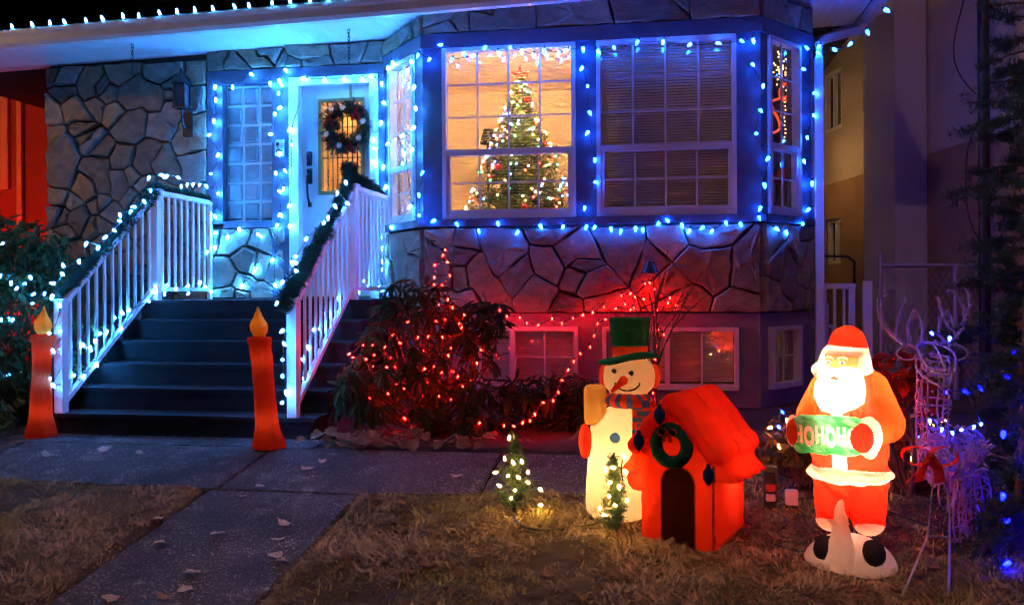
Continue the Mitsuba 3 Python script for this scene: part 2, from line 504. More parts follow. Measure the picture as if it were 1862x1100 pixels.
def add_grass():
    n = 230000
    x = rng.uniform(-4.6, 2.2, n); y = 1.9 + rng.beta(1.3, 1.2, n) * 3.9
    pts = shapely.points(x, y)
    keep = ~shapely.contains(PAVED.buffer(-0.045), pts)
    keep &= ~((y > 5.0) & (x > -4.4) & (x < 0.35))
    keep &= meshkit.fbm(np.stack([x * 2.2, y * 2.2, x * 0], -1), 3, 3) + rng.normal(0, 0.09, n) > 0.385
    x, y = x[keep], y[keep]; n = len(x)
    z = lawn_h(x, y) - 0.004
    clump = meshkit.fbm(np.stack([x * 5, y * 5, x * 0], -1), 2, 21)
    Ln = rng.uniform(0.02, 0.065, n) * (0.55 + 0.9 * clump)
    az = meshkit.fbm(np.stack([x * 3, y * 3, x * 0], -1), 2, 31) * 14 + rng.normal(0, 0.9, n)
    lean = np.clip(rng.normal(1.1, 0.28, n), 0.1, 1.5)
    d = np.stack([np.sin(lean) * np.cos(az), np.sin(lean) * np.sin(az), np.cos(lean)], 1)
    s = np.stack([-np.sin(az), np.cos(az), az * 0], 1) * rng.uniform(0.0016, 0.0032, n)[:, None]
    B = np.stack([x, y, z], 1)
    mid = B + d * (Ln * 0.55)[:, None] + [0, 0, 0.003]
    tip = B + d * Ln[:, None] - np.array([0, 0, 0.3]) * Ln[:, None] * 0.4
    V = np.stack([B - s, B + s, mid - s * 0.8, mid + s * 0.8, tip], 1).reshape(-1, 3)
    k = np.arange(n)[:, None] * 5
    F = np.vstack([k + [0, 1, 3], k + [0, 3, 2], k + [2, 3, 4]])
    tan = np.array([0.56, 0.42, 0.26]); grn = np.array([0.36, 0.32, 0.13]); drk = np.array([0.22, 0.15, 0.09])
    patch = np.clip((meshkit.fbm(np.stack([x * 1.7, y * 1.7, x * 0 + 4], -1), 3, 41) - 0.42) * 4, 0, 1)
    c = 1.0 * tan * (1 - patch[:, None]) + grn * patch[:, None]
    kk = (rng.random(n) < 0.3)[:, None]
    c = np.where(kk, drk, c) * rng.uniform(0.6, 1.35, n)[:, None]
    k = put('grass', (V, F), GRASS, color=np.repeat(c, 5, 0))
    labels[k] = {'label': 'short dormant brown grass covering the lawn', 'category': 'grass', 'kind': 'stuff'}


add_grass()

# ------------------------------------------------------------------ the house
H = thing('house', 'stone faced house with a covered porch and a bay window hung with blue lights', 'house')
FL, FB = np.eye(4), np.eye(4)
FL[1, 3] = 8.25                                     # the porch wall
FB[1, 3] = 7.59                                     # the front of the bay
FBL = frame((-2.62, 8.25), (0.56, -0.66))           # the bay's left side
FBR = frame((0.85, 7.59), (0.51, 0.66))             # the bay's right side
WL_, WR_ = math.hypot(.56, .66), math.hypot(.51, .66)


def soff(x): return 3.415 + 0.026 * (x + 6.26)


def fb(M, *a, **k): return xf(cbox(*a, **k), M)


def stones(parent, M, region, want, seed, depth=0.05, gap=0.008, aspect=1.0, mats=STONES, merge=0.45):
    """flat angular facing stones: Voronoi cells, some of them joined, each a chamfered slab of its own"""
    r = np.random.default_rng(seed)
    x0, y0, x1, y1 = region.bounds
    n0 = int(want * (1 + merge))
    mind = math.sqrt((x1 - x0) * (y1 - y0) / n0) * 0.60
    pts, tries = [], 0
    while len(pts) < n0 and tries < 6000:
        tries += 1
        p = np.array([r.uniform(x0, x1), r.uniform(y0, y1)])
        rad = mind * r.choice([0.45, 0.85, 1.25], p=[0.35, 0.4, 0.25])
        if all(math.hypot((p[0] - q[0]) / aspect, p[1] - q[1]) > (rad + q[2]) / 2 for q in pts): pts.append((p[0], p[1], rad))
    P = np.array([q[:2] for q in pts])
    P = np.vstack([P, P * [-1, 1] + [2 * x0, 0], P * [-1, 1] + [2 * x1, 0], P * [1, -1] + [0, 2 * y0], P * [1, -1] + [0, 2 * y1]])
    vor = Voronoi(P)
    cells = [Polygon(vor.vertices[vor.regions[vor.point_region[i]]]).intersection(region) for i in range(len(pts))]
    cells = [c for c in cells if not c.is_empty]
    free, polys = set(range(len(cells))), []
    for i in r.permutation(len(cells)):
        if i not in free: continue
        free.discard(i); poly = cells[i]
        if r.random() < merge * 1.3:
            best, bl = None, 0
            for k in free:
                l = poly.intersection(cells[k]).length if poly.distance(cells[k]) < 1e-6 else 0
                u = poly.union(cells[k]) if l > 0.03 else None
                if u is not None and u.area / u.convex_hull.area > 0.90 and l > bl: best, bl = k, l
            if best is not None:
                free.discard(best); poly = poly.union(cells[best])
        polys.append(poly.simplify(0.02))
    for poly in polys:
        poly = poly.buffer(-gap * r.uniform(0.55, 1.7), join_style='mitre')
        if poly.geom_type != 'Polygon' or poly.area < 0.0012: continue
        corners = np.array(poly.exterior.coords)[:-1]
        ring = []
        for p, q in zip(corners, np.roll(corners, -1, 0)):           # straight but slightly ragged edges between sharp corners
            m = max(1, int(round(np.linalg.norm(q - p) / 0.09)))
            for t in range(m):
                w = p + (q - p) * (t / m)
                if t: w = w + np.array([-(q - p)[1], (q - p)[0]]) / np.linalg.norm(q - p) * r.normal(0, 0.006)
                ring.append(w)
        ring = np.array(ring)
        if Polygon(ring).exterior.is_ccw is False: ring = ring[::-1]
        n = len(ring); c = np.array(poly.representative_point().coords[0]) * 0.3 + ring.mean(0) * 0.7
        dep = depth * r.uniform(0.55, 1.3); tilt = r.normal(0, 0.055, 2)
        lay = lambda q, v: np.c_[q[:, 0], v, q[:, 1]]
        dist = np.maximum(np.linalg.norm(ring - c, axis=1), 0.02)
        inset = lambda s: c + (ring - c) * (1 - np.minimum(s / dist, 0.35))[:, None]
        b_ = lay(ring, np.full(n, 0.03))
        m_ = lay(ring, -dep * 0.72 + (ring - c) @ tilt + r.normal(0, 0.002, n))
        i1 = inset(0.011 * r.uniform(0.6, 1.6)); t_ = lay(i1, -dep + (i1 - c) @ tilt + r.normal(0, 0.0045, n))
        i2 = c + (ring - c) * 0.55; u_ = lay(i2, -dep - 0.001 + (i2 - c) @ tilt + r.normal(0, 0.0065, n))
        V = np.vstack([b_, m_, t_, u_, [[c[0], -dep - 0.003, c[1]]]]); F = []
        for a in range(n):
            e = (a + 1) % n
            for o in (0, n, 2 * n): F += [(o + a, o + e, o + n + e), (o + a, o + n + e, o + n + a)]
            F.append((3 * n + a, 3 * n + e, 4 * n))
        put(parent + '__stone', xf(trimesh.Trimesh(V, np.array(F), process=False), M), mats[int(r.integers(len(mats)))], smooth=24)


def window(key, M, u0, u1, z0, z1, zm=None, cols=4, rows_up=3, rows_lo=2, v=0.0, fw=0.035, mull=None):
    """a white window: outer frame, meeting rail, sash, muntins, panes"""
    k = newp(H + '__' + key)
    scene_mesh = cat([fb(M, u0, u0 + fw, v - 0.03, v + 0.05, z0, z1), fb(M, u1 - fw, u1, v - 0.03, v + 0.05, z0, z1),
                      fb(M, u0 + fw, u1 - fw, v - 0.03, v + 0.05, z1 - fw, z1), fb(M, u0 + fw, u1 - fw, v - 0.03, v + 0.05, z0, z0 + fw * 1.3)])
    scene[k] = mikit.ply(scene_mesh, WHITE)
    a, b, lo, hi = u0 + fw, u1 - fw, z0 + fw * 1.3, z1 - fw

    def lites(a, b, lo, hi, c, r, vv):
        for i in range(1, c):
            x = a + (b - a) * i / c
            put(k + '__muntin', fb(M, x - 0.008, x + 0.008, vv - 0.006, vv + 0.006, lo, hi, c=0.002), WHITE)
        for j in range(1, r):
            z = lo + (hi - lo) * j / r
            put(k + '__muntin', fb(M, a, b, vv - 0.004, vv + 0.004, z - 0.007, z + 0.007, c=0.002), WHITE)
        q = trimesh.Trimesh([[a, vv + 0.014, lo], [b, vv + 0.014, lo], [b, vv + 0.014, hi], [a, vv + 0.014, hi]], [[0, 1, 2], [0, 2, 3]], process=False)
        put(k + '__pane', xf(q, M), GLASS)
    if zm:
        put(k + '__meeting_rail', fb(M, a, b, v - 0.025, v + 0.045, zm - 0.025, zm + 0.025), WHITE)
        lites(a, b, zm + 0.025, hi, cols, rows_up, v + 0.02)
        s = 0.032
        put(k + '__sash', cat([fb(M, a, a + s, v - 0.015, v + 0.04, lo, zm - 0.025), fb(M, b - s, b, v - 0.015, v + 0.04, lo, zm - 0.025),
                               fb(M, a + s, b - s, v - 0.015, v + 0.04, lo, lo + s)]), WHITE)
        lites(a + s, b - s, lo + s, zm - 0.025, cols, rows_lo, v + 0.015)
    elif mull:
        put(k + '__mullion', fb(M, mull - 0.022, mull + 0.022, v - 0.028, v + 0.045, lo, hi), WHITE)
        lites(a, mull - 0.022, lo, hi, cols[0], rows_up, v + 0.02)
        lites(mull + 0.022, b, lo, hi, cols[1], rows_lo, v + 0.02)
    else:
        lites(a, b, lo, hi, cols, rows_up, v + 0.02)
    return k


def blind(parent, M, u0, u1, z0, z1, v, pitch=0.025, tilt=0.35, w=0.024, m=SLAT):
    L = []
    z = z1
    while z > z0:
        dz, dv = math.sin(tilt) * w / 2, math.cos(tilt) * w / 2
        q = trimesh.Trimesh([[u0, v - dv, z - dz], [u1, v - dv, z - dz], [u1, v, z + 0.002], [u0, v, z + 0.002], [u1, v + dv, z + dz], [u0, v + dv, z + dz]],
                            [[0, 1, 2], [0, 2, 3], [3, 2, 4], [3, 4, 5]], process=False)
        L.append(q); z -= pitch
    for u in (u0 + 0.12 * (u1 - u0), u1 - 0.12 * (u1 - u0)):
        L.append(cbox(u - 0.0015, u + 0.0015, v - w / 2 - 0.002, v - w / 2, z0, z1, 0.0005))
    stuffpart(put(parent + '__blind_slats', xf(cat(L), M), m))


# ---- porch wall
wl = put(H + '__stone_wall', cat([fb(FL, -6.26, -4.47, 0.02, 0.2, -0.1, 3.46), fb(FL, -6.26, -6.05, 0.2, 2.5, -0.1, 3.46)]), MORTAR)
stones(wl, FL, shapely.box(-6.27, 0.0, -4.475, 3.40), 112, 11, depth=0.05, gap=0.0095)
wc = put(H + '__stone_wall', fb(FL, -4.469, -3.62, 0.02, 0.2, 0.9, 1.72), MORTAR)
stones(wc, FL, shapely.box(-4.46, 0.99, -3.64, 1.70), 11, 5, gap=0.010)
wu = put(H + '__stone_wall', fb(FL, -4.469, -2.62, 0.02, 0.2, 3.27, 3.52), MORTAR)
stones(wu, FL, shapely.box(-4.46, 3.275, -2.62, 3.49), 10, 8, gap=0.008, aspect=1.6)
# trim boards round the glass blocks and the door
for a in [(-4.47, -4.30, 1.74, 3.27), (-4.30, -3.60, 3.13, 3.27), (-3.78, -3.60, 0.99, 3.13), (-4.30, -3.78, 1.70, 1.765), (-3.60, -2.62, 3.175, 3.27)]:
    put(H + '__trim_board', fb(FL, a[0] + 0.001, a[1] - 0.001, -0.03, 0.15, a[2] + 0.001, a[3] - 0.001), TRIM)
put(H + '__trim_board', fb(FL, -2.68, -2.615, -0.02, 0.15, 0.99, 3.174), TRIM)

# glass block window
GBLK = mat('glass_block', bump(prin(grainy((0.16, 0.14, 0.15), 0.3, 30.0), 0.08, 0.9), lambda p, n, uv: fbm(p.x * 38, p.y * 38, p.z * 38, 2) * 0.012 + noise(p.x * 120, p.y, p.z * 120) * 0.002))
GROUT = mat('block_grout', prin(grainy((0.42, 0.40, 0.40), 0.15, 30), 0.8))
gb = put(H + '__glass_block_window', fb(FL, -4.30, -3.78, 0.06, 0.15, 1.765, 3.13), GROUT)
for i in range(3):
    for j in range(7):
        u, z = -4.285 + 0.178 * i, 1.782 + 0.193 * j
        a = 0.018
        bl = trimesh.Trimesh([[u, 0, z], [u + .153, 0, z], [u + .153, 0, z + .168], [u, 0, z + .168], [u + a, 0, z + a], [u + .153 - a, 0, z + a], [u + .153 - a, 0, z + .168 - a], [u + a, 0, z + .168 - a]],
                             [[0, 1, 5], [0, 5, 4], [1, 2, 6], [1, 6, 5], [2, 3, 7], [2, 7, 6], [3, 0, 4], [3, 4, 7], [4, 5, 6], [4, 6, 7]], process=False)
        bl.vertices[:4, 1] = 0.06; bl.vertices[4:, 1] = 0.043
        put(gb + '__glass_block', xf(bl, FL), GBLK)

# front door
D = H + '__door'
dz = 0.99
newp(D)
DOORP = mat('door_paint', prin(grainy((0.72, 0.73, 0.74), 0.06, 5), 0.35))
for a in [(-3.598, -3.50, dz, 3.17), (-2.765, -2.682, dz, 3.17), (-3.50, -2.765, 3.09, 3.17)]:
    put(D + '__jamb', fb(FL, a[0], a[1], -0.035, 0.14, a[2], a[3]), WHITEWOOD)
sl = [(-3.50, -3.32, dz + .03, 3.09), (-2.86, -2.765, dz + .03, 3.09), (-3.32, -2.86, dz + .03, 2.03), (-3.32, -2.86, 2.96, 3.09)]
scene[D] = mikit.ply(cat([fb(FL, a[0], a[1], 0.07, 0.115, a[2], a[3], c=0.001) for a in sl]), DOORP)
gf = put(D + '__glass_panel', trimesh.Trimesh([[-3.3, 8.35, 2.05], [-2.88, 8.35, 2.05], [-2.88, 8.35, 2.94], [-3.3, 8.35, 2.94]], [[0, 1, 2], [0, 2, 3]], process=False), GLASS)
put(D + '__panel_frame', cat([fb(FL, -3.33, -3.295, 0.055, 0.12, 2.02, 2.97), fb(FL, -2.885, -2.85, 0.055, 0.12, 2.02, 2.97), fb(FL, -3.295, -2.885, 0.055, 0.12, 2.02, 2.055), fb(FL, -3.295, -2.885, 0.055, 0.12, 2.935, 2.97)]), BRASS)
for i in range(1, 8):
    put(D + '__came', fb(FL, -3.295 + 0.051 * i, -3.288 + 0.051 * i, 0.085, 0.098, 2.055, 2.935, c=0.001), BLACK)
for z in (2.38, 2.68):
    put(D + '__came', fb(FL, -3.295, -2.885, 0.080, 0.085, z, z + 0.008, c=0.001), BLACK)
put(D + '__keypad_lock', cat([fb(FL, -3.445, -3.40, 0.04, 0.072, 2.31, 2.45, c=0.008)] + [fb(FL, -3.437 + .013 * i, -3.429 + .013 * i, 0.033, 0.041, 2.33 + .02 * j, 2.342 + .02 * j, c=0.002) for i in range(2) for j in range(4)]), BLACK)
hp = spline([(-3.42, 8.30, 2.24), (-3.42, 8.245, 2.20), (-3.42, 8.24, 2.08), (-3.42, 8.27, 1.97), (-3.42, 8.31, 1.93)], 16)
put(D + '__handle', cat([fb(FL, -3.447, -3.397, 0.05, 0.072, 2.13, 2.28, c=0.01), tube(hp, 0.012, 8), fb(FL, -3.437, -3.405, 0.05, 0.072, 1.90, 1.95, c=0.008)]), BLACK)
put(D + '__threshold', fb(FL, -3.50, -2.765, -0.03, 0.13, dz, dz + 0.028), BRASS)
# hall behind the door
put(H + '__hall_wall', cat([cbox(-3.66, -2.70, 9.5, 9.55, .9, 3.5), cbox(-3.70, -3.66, 8.46, 9.5, .9, 3.5), cbox(-2.70, -2.66, 8.46, 9.5, .9, 3.5), cbox(-3.66, -2.7, 8.46, 9.5, .85, .9), cbox(-3.66, -2.7, 8.4, 9.5, 3.46, 3.5)]), CREAM)

# ---- soffit, gutter, roof
SL = math.atan(0.026)
so = newp(H + '__soffit')
pw = 0.0745
scene[so] = mikit.ply(trimesh.Trimesh([[-7.6, 7.26, soff(-7.6) + .012], [1.9, 7.26, soff(1.9) + .012], [1.9, 9.0, soff(1.9) + .012], [1.5, 9.5, soff(1.5) + .012], [-7.6, 9.5, soff(-7.6) + .012]], [[0, 2, 1], [0, 3, 2], [0, 4, 3]], process=False), MORTAR)
for i in range(127):
    x = -7.58 + pw * i
    back = 8.32 if x < -2.0 else (8.0 if x < 0.9 else 9.0 if x > 1.3 else 8.4)
    b = cbox(0.0015, pw - 0.0015, 7.26, back, 0, 0.010, 0.003)
    M = np.eye(4); M[0, 3] = x; M[2, 3] = soff(x); M[2, 0] = 0.026
    put(so + '__plank', xf(b, M), SOFFIT)


def prof(poly, x0, x1, fn=soff):
    """a profile (y, z relative to the soffit line) swept along x under the roof's slope"""
    n = len(poly); V = []
    for x in (x0, x1): V += [[x, y, z + fn(x)] for y, z in poly]
    F = []
    for i in range(n):
        j = (i + 1) % n
        F += [(i, j, n + j), (i, n + j, n + i)]
    e = trimesh.creation.triangulate_polygon(Polygon(poly), engine='earcut')[1] % n
    F += [tuple(a) for a in e] + [tuple(a[::-1] + n) for a in e]
    m = trimesh.Trimesh(np.array(V, float), np.array(F), process=True)
    m.fix_normals()
    return m


gu = put(H + '__gutter', prof([(7.258, -0.12), (7.19, -0.12), (7.165, -0.09), (7.155, -0.03), (7.14, -0.01), (7.14, 0.02), (7.15, 0.025), (7.258, 0.022)], -7.7, 1.98), FASCIA, smooth=20)
put(H + '__roof', prof([(7.262, 0.016), (7.262, 0.05), (12.5, 0.62), (12.5, 0.016)], -7.7, 1.95), ROOF)
put(H + '__gutter', cat([cbox(1.90, 1.98, 7.26, 8.98, soff(1.9) - .06, soff(1.9) + .03), beam((1.9, 8.98, soff(1.9) - .01), (1.54, 9.5, soff(1.5) - .01), .06, .09)]), FASCIA)
put(H + '__downspout', cat([tube([(1.93, 8.80, 3.57), (1.90, 8.74, 3.50), (1.48, 8.26, 3.30), (1.42, 8.19, 3.24), (1.415, 8.18, 3.1)], 0.038, 8), beam((1.415, 8.18, 3.12), (1.415, 8.18, 0.05), .07, .055, up=(0, 1, 0))]), WHITEWOOD, smooth=30)

# ---- the bay
for M, W, nm in ((FBL, WL_, 'l'), (FB, 2.91, 'f'), (FBR, WR_, 'r')):
    o = -2.06 if nm == 'f' else 0.0
    zt = 3.56 if nm != 'l' else 3.50
    st = put(H + '__stone_wall', fb(M, o + .001, o + W - .001, 0.03, 0.15, 3.33, zt), MORTAR)
    stones(st, M, shapely.box(o + .005, 3.335, o + W - .005, zt - .01), 9 if nm == 'f' else 3, {'l': 2, 'f': 33, 'r': 4}[nm], gap=0.006, aspect=2.0, depth=0.03)
    put(H + '__trim_board', fb(M, o - .012, o + W + .012, -0.025, 0.15, 3.205, 3.33), TRIM)
    put(H + '__trim_board', fb(M, o - .03, o + W + .03, -0.06, 0.15, 1.625, 1.69), TRIM)
    st = put(H + '__stone_wall', fb(M, o + .001, o + W - .001, 0.03, 0.15, 0.86, 1.625), MORTAR)
    stones(st, M, shapely.box(o + .005, 0.87, o + W - .005, 1.615), {'l': 7, 'f': 24, 'r': 12}[nm], {'l': 12, 'f': 23, 'r': 14}[nm], gap=0.006, depth=0.05, aspect=1.35 if nm == 'f' else 0.8)
sidings = [(FB, -2.06, -1.882), (FB, -0.698, -0.522), (FB, 0.652, 0.85)]
for M, a, b in sidings: put(H + '__siding', fb(M, a + .001, b - .001, 0, 0.12, 1.69, 3.205), TRIM)
for M, a, b in [(FBL, 0, 0.14), (FBL, 0.70, WL_), (FBR, 0, 0.10), (FBR, 0.62, WR_)]:
    put(H + '__siding', fb(M, a + .001, b - .001, 0, 0.12, 1.69, 3.205), TRIM)
for M, ops, o, W in ((FB, [(-1.58, -0.69), (-0.48, 0.66)], -2.06, 2.91), (FBR, [(0.13, 0.62)], 0, WR_), (FBL, [], 0, WL_)):
    edges = [o] + [e for op in ops for e in op] + [o + W]
    L = [fb(M, o, o + W, 0.02, 0.12, -0.1, 0.215, c=.001), fb(M, o, o + W, 0.02, 0.12, 0.745, 0.859, c=.001)]
    for a, b in zip(edges[::2], edges[1::2]): L.append(fb(M, a, b, 0.02, 0.12, 0.216, 0.744, c=.001))
    put(H + '__foundation_wall', cat(L), BASEWALL)
w = window('bay_window', FB, -1.88, -0.70, 1.692, 3.20, 2.275)
blind(w, FB, -1.84, -0.74, 1.76, 3.13, 0.08, 0.0245, 0.12)
w = window('bay_window', FB, -0.52, 0.65, 1.692, 3.20, 2.275)
blind(w, FB, -0.48, 0.61, 1.76, 3.16, 0.08, 0.0245, 0.95, m=SLAT)
w = window('bay_side_window', FBL, 0.14, 0.70, 1.692, 3.20, 2.20, cols=2)
blind(w, FBL, 0.18, 0.66, 1.76, 3.16, 0.08, 0.0245, 1.1, m=SLAT)  # added blind, hides the bright room behind this side window
w = window('bay_side_window', FBR, 0.10, 0.62, 1.692, 3.20, 2.275, cols=2)
w = window('basement_window', FB, -1.58, -0.69, 0.215, 0.745, cols=(1, 2), rows_up=1, rows_lo=2, mull=-1.26)
blind(w, FB, -1.54, -0.73, 0.27, 0.71, 0.06, 0.02, 0.9, 0.018)
w = window('basement_window', FB, -0.48, 0.66, 0.215, 0.745, cols=(2, 2), rows_up=1, rows_lo=1, mull=0.07)
blind(w, FB, -0.44, 0.62, 0.27, 0.71, 0.06, 0.02, 0.9, 0.018)
w = window('basement_window', FBR, 0.13, 0.62, 0.215, 0.745, cols=2, rows_up=2)
blind(w, FBR, 0.17, 0.36, 0.27, 0.71, 0.06, 0.02, 0.5, 0.018)
# rooms behind the windows
put(H + '__room_wall', cat([cbox(-2.6, -.6, 10.6, 10.65, .9, 3.6), cbox(-2.65, -2.6, 8.5, 10.6, .9, 3.6)]), CREAM)
put(H + '__room_floor', cat([cbox(-2.65, 1.30, 8.32, 10.65, .88, .93), cbox(-1.95, .74, 7.8, 8.315, .88, .93), cbox(-2.62, 1.30, 8.4, 10.65, 3.47, 3.5), cbox(-2.0, .8, 7.75, 8.4, 3.47, 3.5)]), CREAM)
put(H + '__partition', cbox(-.62, -.58, 7.75, 10.6, .93, 3.47), CREAM)
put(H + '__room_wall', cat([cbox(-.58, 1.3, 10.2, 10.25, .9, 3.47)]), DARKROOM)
put(H + '__side_wall', cat([cbox(1.33, 1.38, 8.27, 12.5, -.1, 3.6)]), BASEWALL)
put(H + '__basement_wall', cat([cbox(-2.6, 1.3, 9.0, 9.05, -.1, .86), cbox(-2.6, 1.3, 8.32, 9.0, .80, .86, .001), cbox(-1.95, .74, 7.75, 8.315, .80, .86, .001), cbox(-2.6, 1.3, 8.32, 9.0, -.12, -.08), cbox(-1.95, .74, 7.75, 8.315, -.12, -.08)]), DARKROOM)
for nm, lb, p, r, L, wgt in (('unseen_room_lamp', 'unseen warm lamp lighting the room of the decorated indoor tree', (-1.3, 7.98, 3.385), .07, (1150, 730, 310), 8), ('unseen_room_lamp', 'unseen small warm lamp lighting the hall behind the front door', (-3.2, 8.75, 3.36), .05, (240, 145, 55), 3),
                      ('unseen_room_lamp', 'unseen dim warm lamp in the dark room behind the right bay window', (.3, 7.98, 3.40), .05, (30, 17, 6), 2), ('unseen_room_lamp', 'unseen dim warm lamp in the basement behind the low windows', (.9, 8.5, .72), .03, (60, 33, 10), 2)):
    t = thing(nm, lb, 'lamp')  # unseen lamps, placed to light the rooms behind the glass
    put(t + '__shade', {**mikit.ply(trimesh.creation.icosphere(2, r), LAMP, smooth=True), 'emitter': emit(L, wgt), 'to_world': T().translate(list(p))}, None)
    put(t + '__canopy', xf(trimesh.creation.cylinder(r * .6, .03, sections=16), trimesh.transformations.translation_matrix((p[0], p[1], p[2] + r + .012))), WHITE)
# ------------------------------------------------------------------ steps and railings
S = thing('porch_steps', 'dark concrete front steps climbing to the blue lit porch', 'steps')
for i in range(6):
    y0 = 5.94 + 0.25 * i
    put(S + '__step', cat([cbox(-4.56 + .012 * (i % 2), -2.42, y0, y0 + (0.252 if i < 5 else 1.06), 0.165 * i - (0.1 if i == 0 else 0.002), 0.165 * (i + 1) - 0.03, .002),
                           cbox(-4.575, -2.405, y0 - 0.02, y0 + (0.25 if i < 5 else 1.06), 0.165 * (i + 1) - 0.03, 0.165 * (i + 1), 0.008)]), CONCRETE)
own(thing('doormat', 'dark mat lying before the front door', 'doormat'), cbox(-3.5, -2.75, 7.75, 8.15, 0.9905, 1.004, 0.005), DOORMAT)

for xr, lab in ((-4.42, 'white porch railing left of the steps, wrapped in blue lights'), (-2.58, 'white porch railing right of the steps, garland climbing its hand rail')):
    R_ = thing('porch_railing', lab, 'railing')
    ya, yb, yc = 5.95, 7.215, 8.17
    put(R_ + '__post', cat([cbox(xr - .035, xr + .035, ya - .035, ya + .035, 0.166, 1.0), cbox(xr - .05, xr + .05, ya - .05, ya + .05, 1.0, 1.02)]), WHITEWOOD)
    put(R_ + '__post', cat([cbox(xr - .035, xr + .035, yb - .035, yb + .035, 0.991, 1.955), cbox(xr - .05, xr + .05, yb - .05, yb + .05, 1.955, 1.98)]), WHITEWOOD)
    put(R_ + '__post', cbox(xr - .02, xr + .02, yc - .02, yc + .02, 0.991, 1.955), WHITEWOOD)
    put(R_ + '__hand_rail', beam((xr, ya + .036, 1.0), (xr, yb - .036, 1.925), .06, .04), WHITEWOOD)
    put(R_ + '__bottom_rail', beam((xr, ya + .036, .245), (xr, yb - .036, 1.10), .04, .035), WHITEWOOD)
    put(R_ + '__hand_rail', beam((xr, yb + .036, 1.95), (xr, yc - .021, 1.95), .06, .04), WHITEWOOD)
    put(R_ + '__bottom_rail', beam((xr, yb + .036, 1.085), (xr, yc - .021, 1.085), .04, .035), WHITEWOOD)
    for i in range(11):
        t = (i + 1) / 12; y = ya + t * (yb - ya)
        put(R_ + '__baluster', cbox(xr - .0095, xr + .0095, y - .0095, y + .0095, .245 + t * .855 + .012, 1.0 + t * .925 - .012, .002), WHITEWOOD)
    for i in range(8):
        y = yb + (i + 1) / 9 * (yc - yb)
        put(R_ + '__baluster', cbox(xr - .0095, xr + .0095, y - .0095, y + .0095, 1.098, 1.935, .002), WHITEWOOD)


def tinsel(path, r, per_m, seed=1, droop=0.0, w=0.0035):
    """a needle garland round a path: one mesh of thin needles"""
    q = np.random.default_rng(seed)
    p = spline(path, 200)
    s = np.r_[0, np.cumsum(np.linalg.norm(np.diff(p, axis=0), axis=1))]
    n = int(s[-1] * per_m)
    t = q.uniform(0, s[-1], n)
    base = np.stack([np.interp(t, s, p[:, k]) for k in range(3)], 1)
    tan = np.stack([np.interp(t, s, np.gradient(p[:, k], s)) for k in range(3)], 1)
    d = q.normal(0, 1, (n, 3)); d -= (d * tan).sum(1, keepdims=True) * tan * 0.8
    d[:, 2] -= droop
    d /= np.linalg.norm(d, axis=1, keepdims=True)
    clump = 0.55 + 0.9 * meshkit.noise(np.c_[t * 9, t * 0, t * 0 + seed])
    L = r * q.uniform(0.5, 1.25, n) * clump
    sd = np.cross(d, tan + q.normal(0, .3, (n, 3))); sd /= np.linalg.norm(sd, axis=1, keepdims=True) + 1e-9
    base = base + d * 0.004
    V = np.stack([base - sd * w * .5, base + sd * w * .5, base + d * (L * .6)[:, None] + sd * w, base + d * (L * .6)[:, None] - sd * w, base + d * L[:, None]], 1).reshape(-1, 3)
    k = np.arange(n)[:, None] * 5
    return trimesh.Trimesh(V, np.vstack([k + [0, 1, 2], k + [0, 2, 3], k + [3, 2, 4]]), process=False)


def garland(label, path, r, per_m, seed):
    t = thing('garland', label, 'garland')
    put(t + '__needles', tinsel(path, r, per_m, seed), NEEDLE)
    put(t + '__core', tube(spline(path, 40), 0.006, 5), WIRE)


gl = lambda x, pts: [(x, y, z) for y, z in pts]
garland('dark green garland on the hand rail of the left stair railing', gl(-4.42, [(5.9, 1.04), (6.1, 1.15), (6.35, 1.33), (6.6, 1.5), (6.85, 1.7), (7.1, 1.87), (7.2, 2.0)]), 0.055, 2600, 3)
garland('dark green garland along the level rail at the top of the left railing', gl(-4.42, [(7.2, 2.03), (7.4, 2.0), (7.7, 2.01), (8.0, 1.99), (8.15, 1.98)]), 0.035, 1700, 4)
garland('bushy dark garland climbing the right stair railing beside the door', gl(-2.6, [(5.84, .92), (5.95, 1.06), (6.15, 1.20), (6.45, 1.42), (6.75, 1.62), (7.0, 1.84), (7.2, 2.06), (7.24, 2.16)]), 0.062, 2900, 5)
garland('short dark garland on the level rail beneath the door wreath', gl(-2.6, [(7.1, 2.13), (7.3, 2.05), (7.6, 2.02), (7.9, 2.0), (8.1, 1.97)]), 0.06, 2300, 6)

# ---- wreath on the door
Wt = thing('door_wreath', 'green wreath with dark red bows and white flowers hanging on the front door', 'wreath')
wc_ = np.array([-2.99, 8.20, 2.66])
ring = [(wc_[0] + .185 * math.cos(a), wc_[1], wc_[2] + .185 * math.sin(a)) for a in np.linspace(0, 2 * math.pi, 26)]
put(Wt + '__needles', tinsel(ring, 0.125, 3200, 9, w=0.005), NEEDLE)
put(Wt + '__hanger', cbox(-3.0, -2.98, 8.30, 8.315, 2.84, 3.09, .002), BRASS)
DRED = mat('velvet_red', prin((0.20, 0.012, 0.015), 0.7, sheen=0.5))


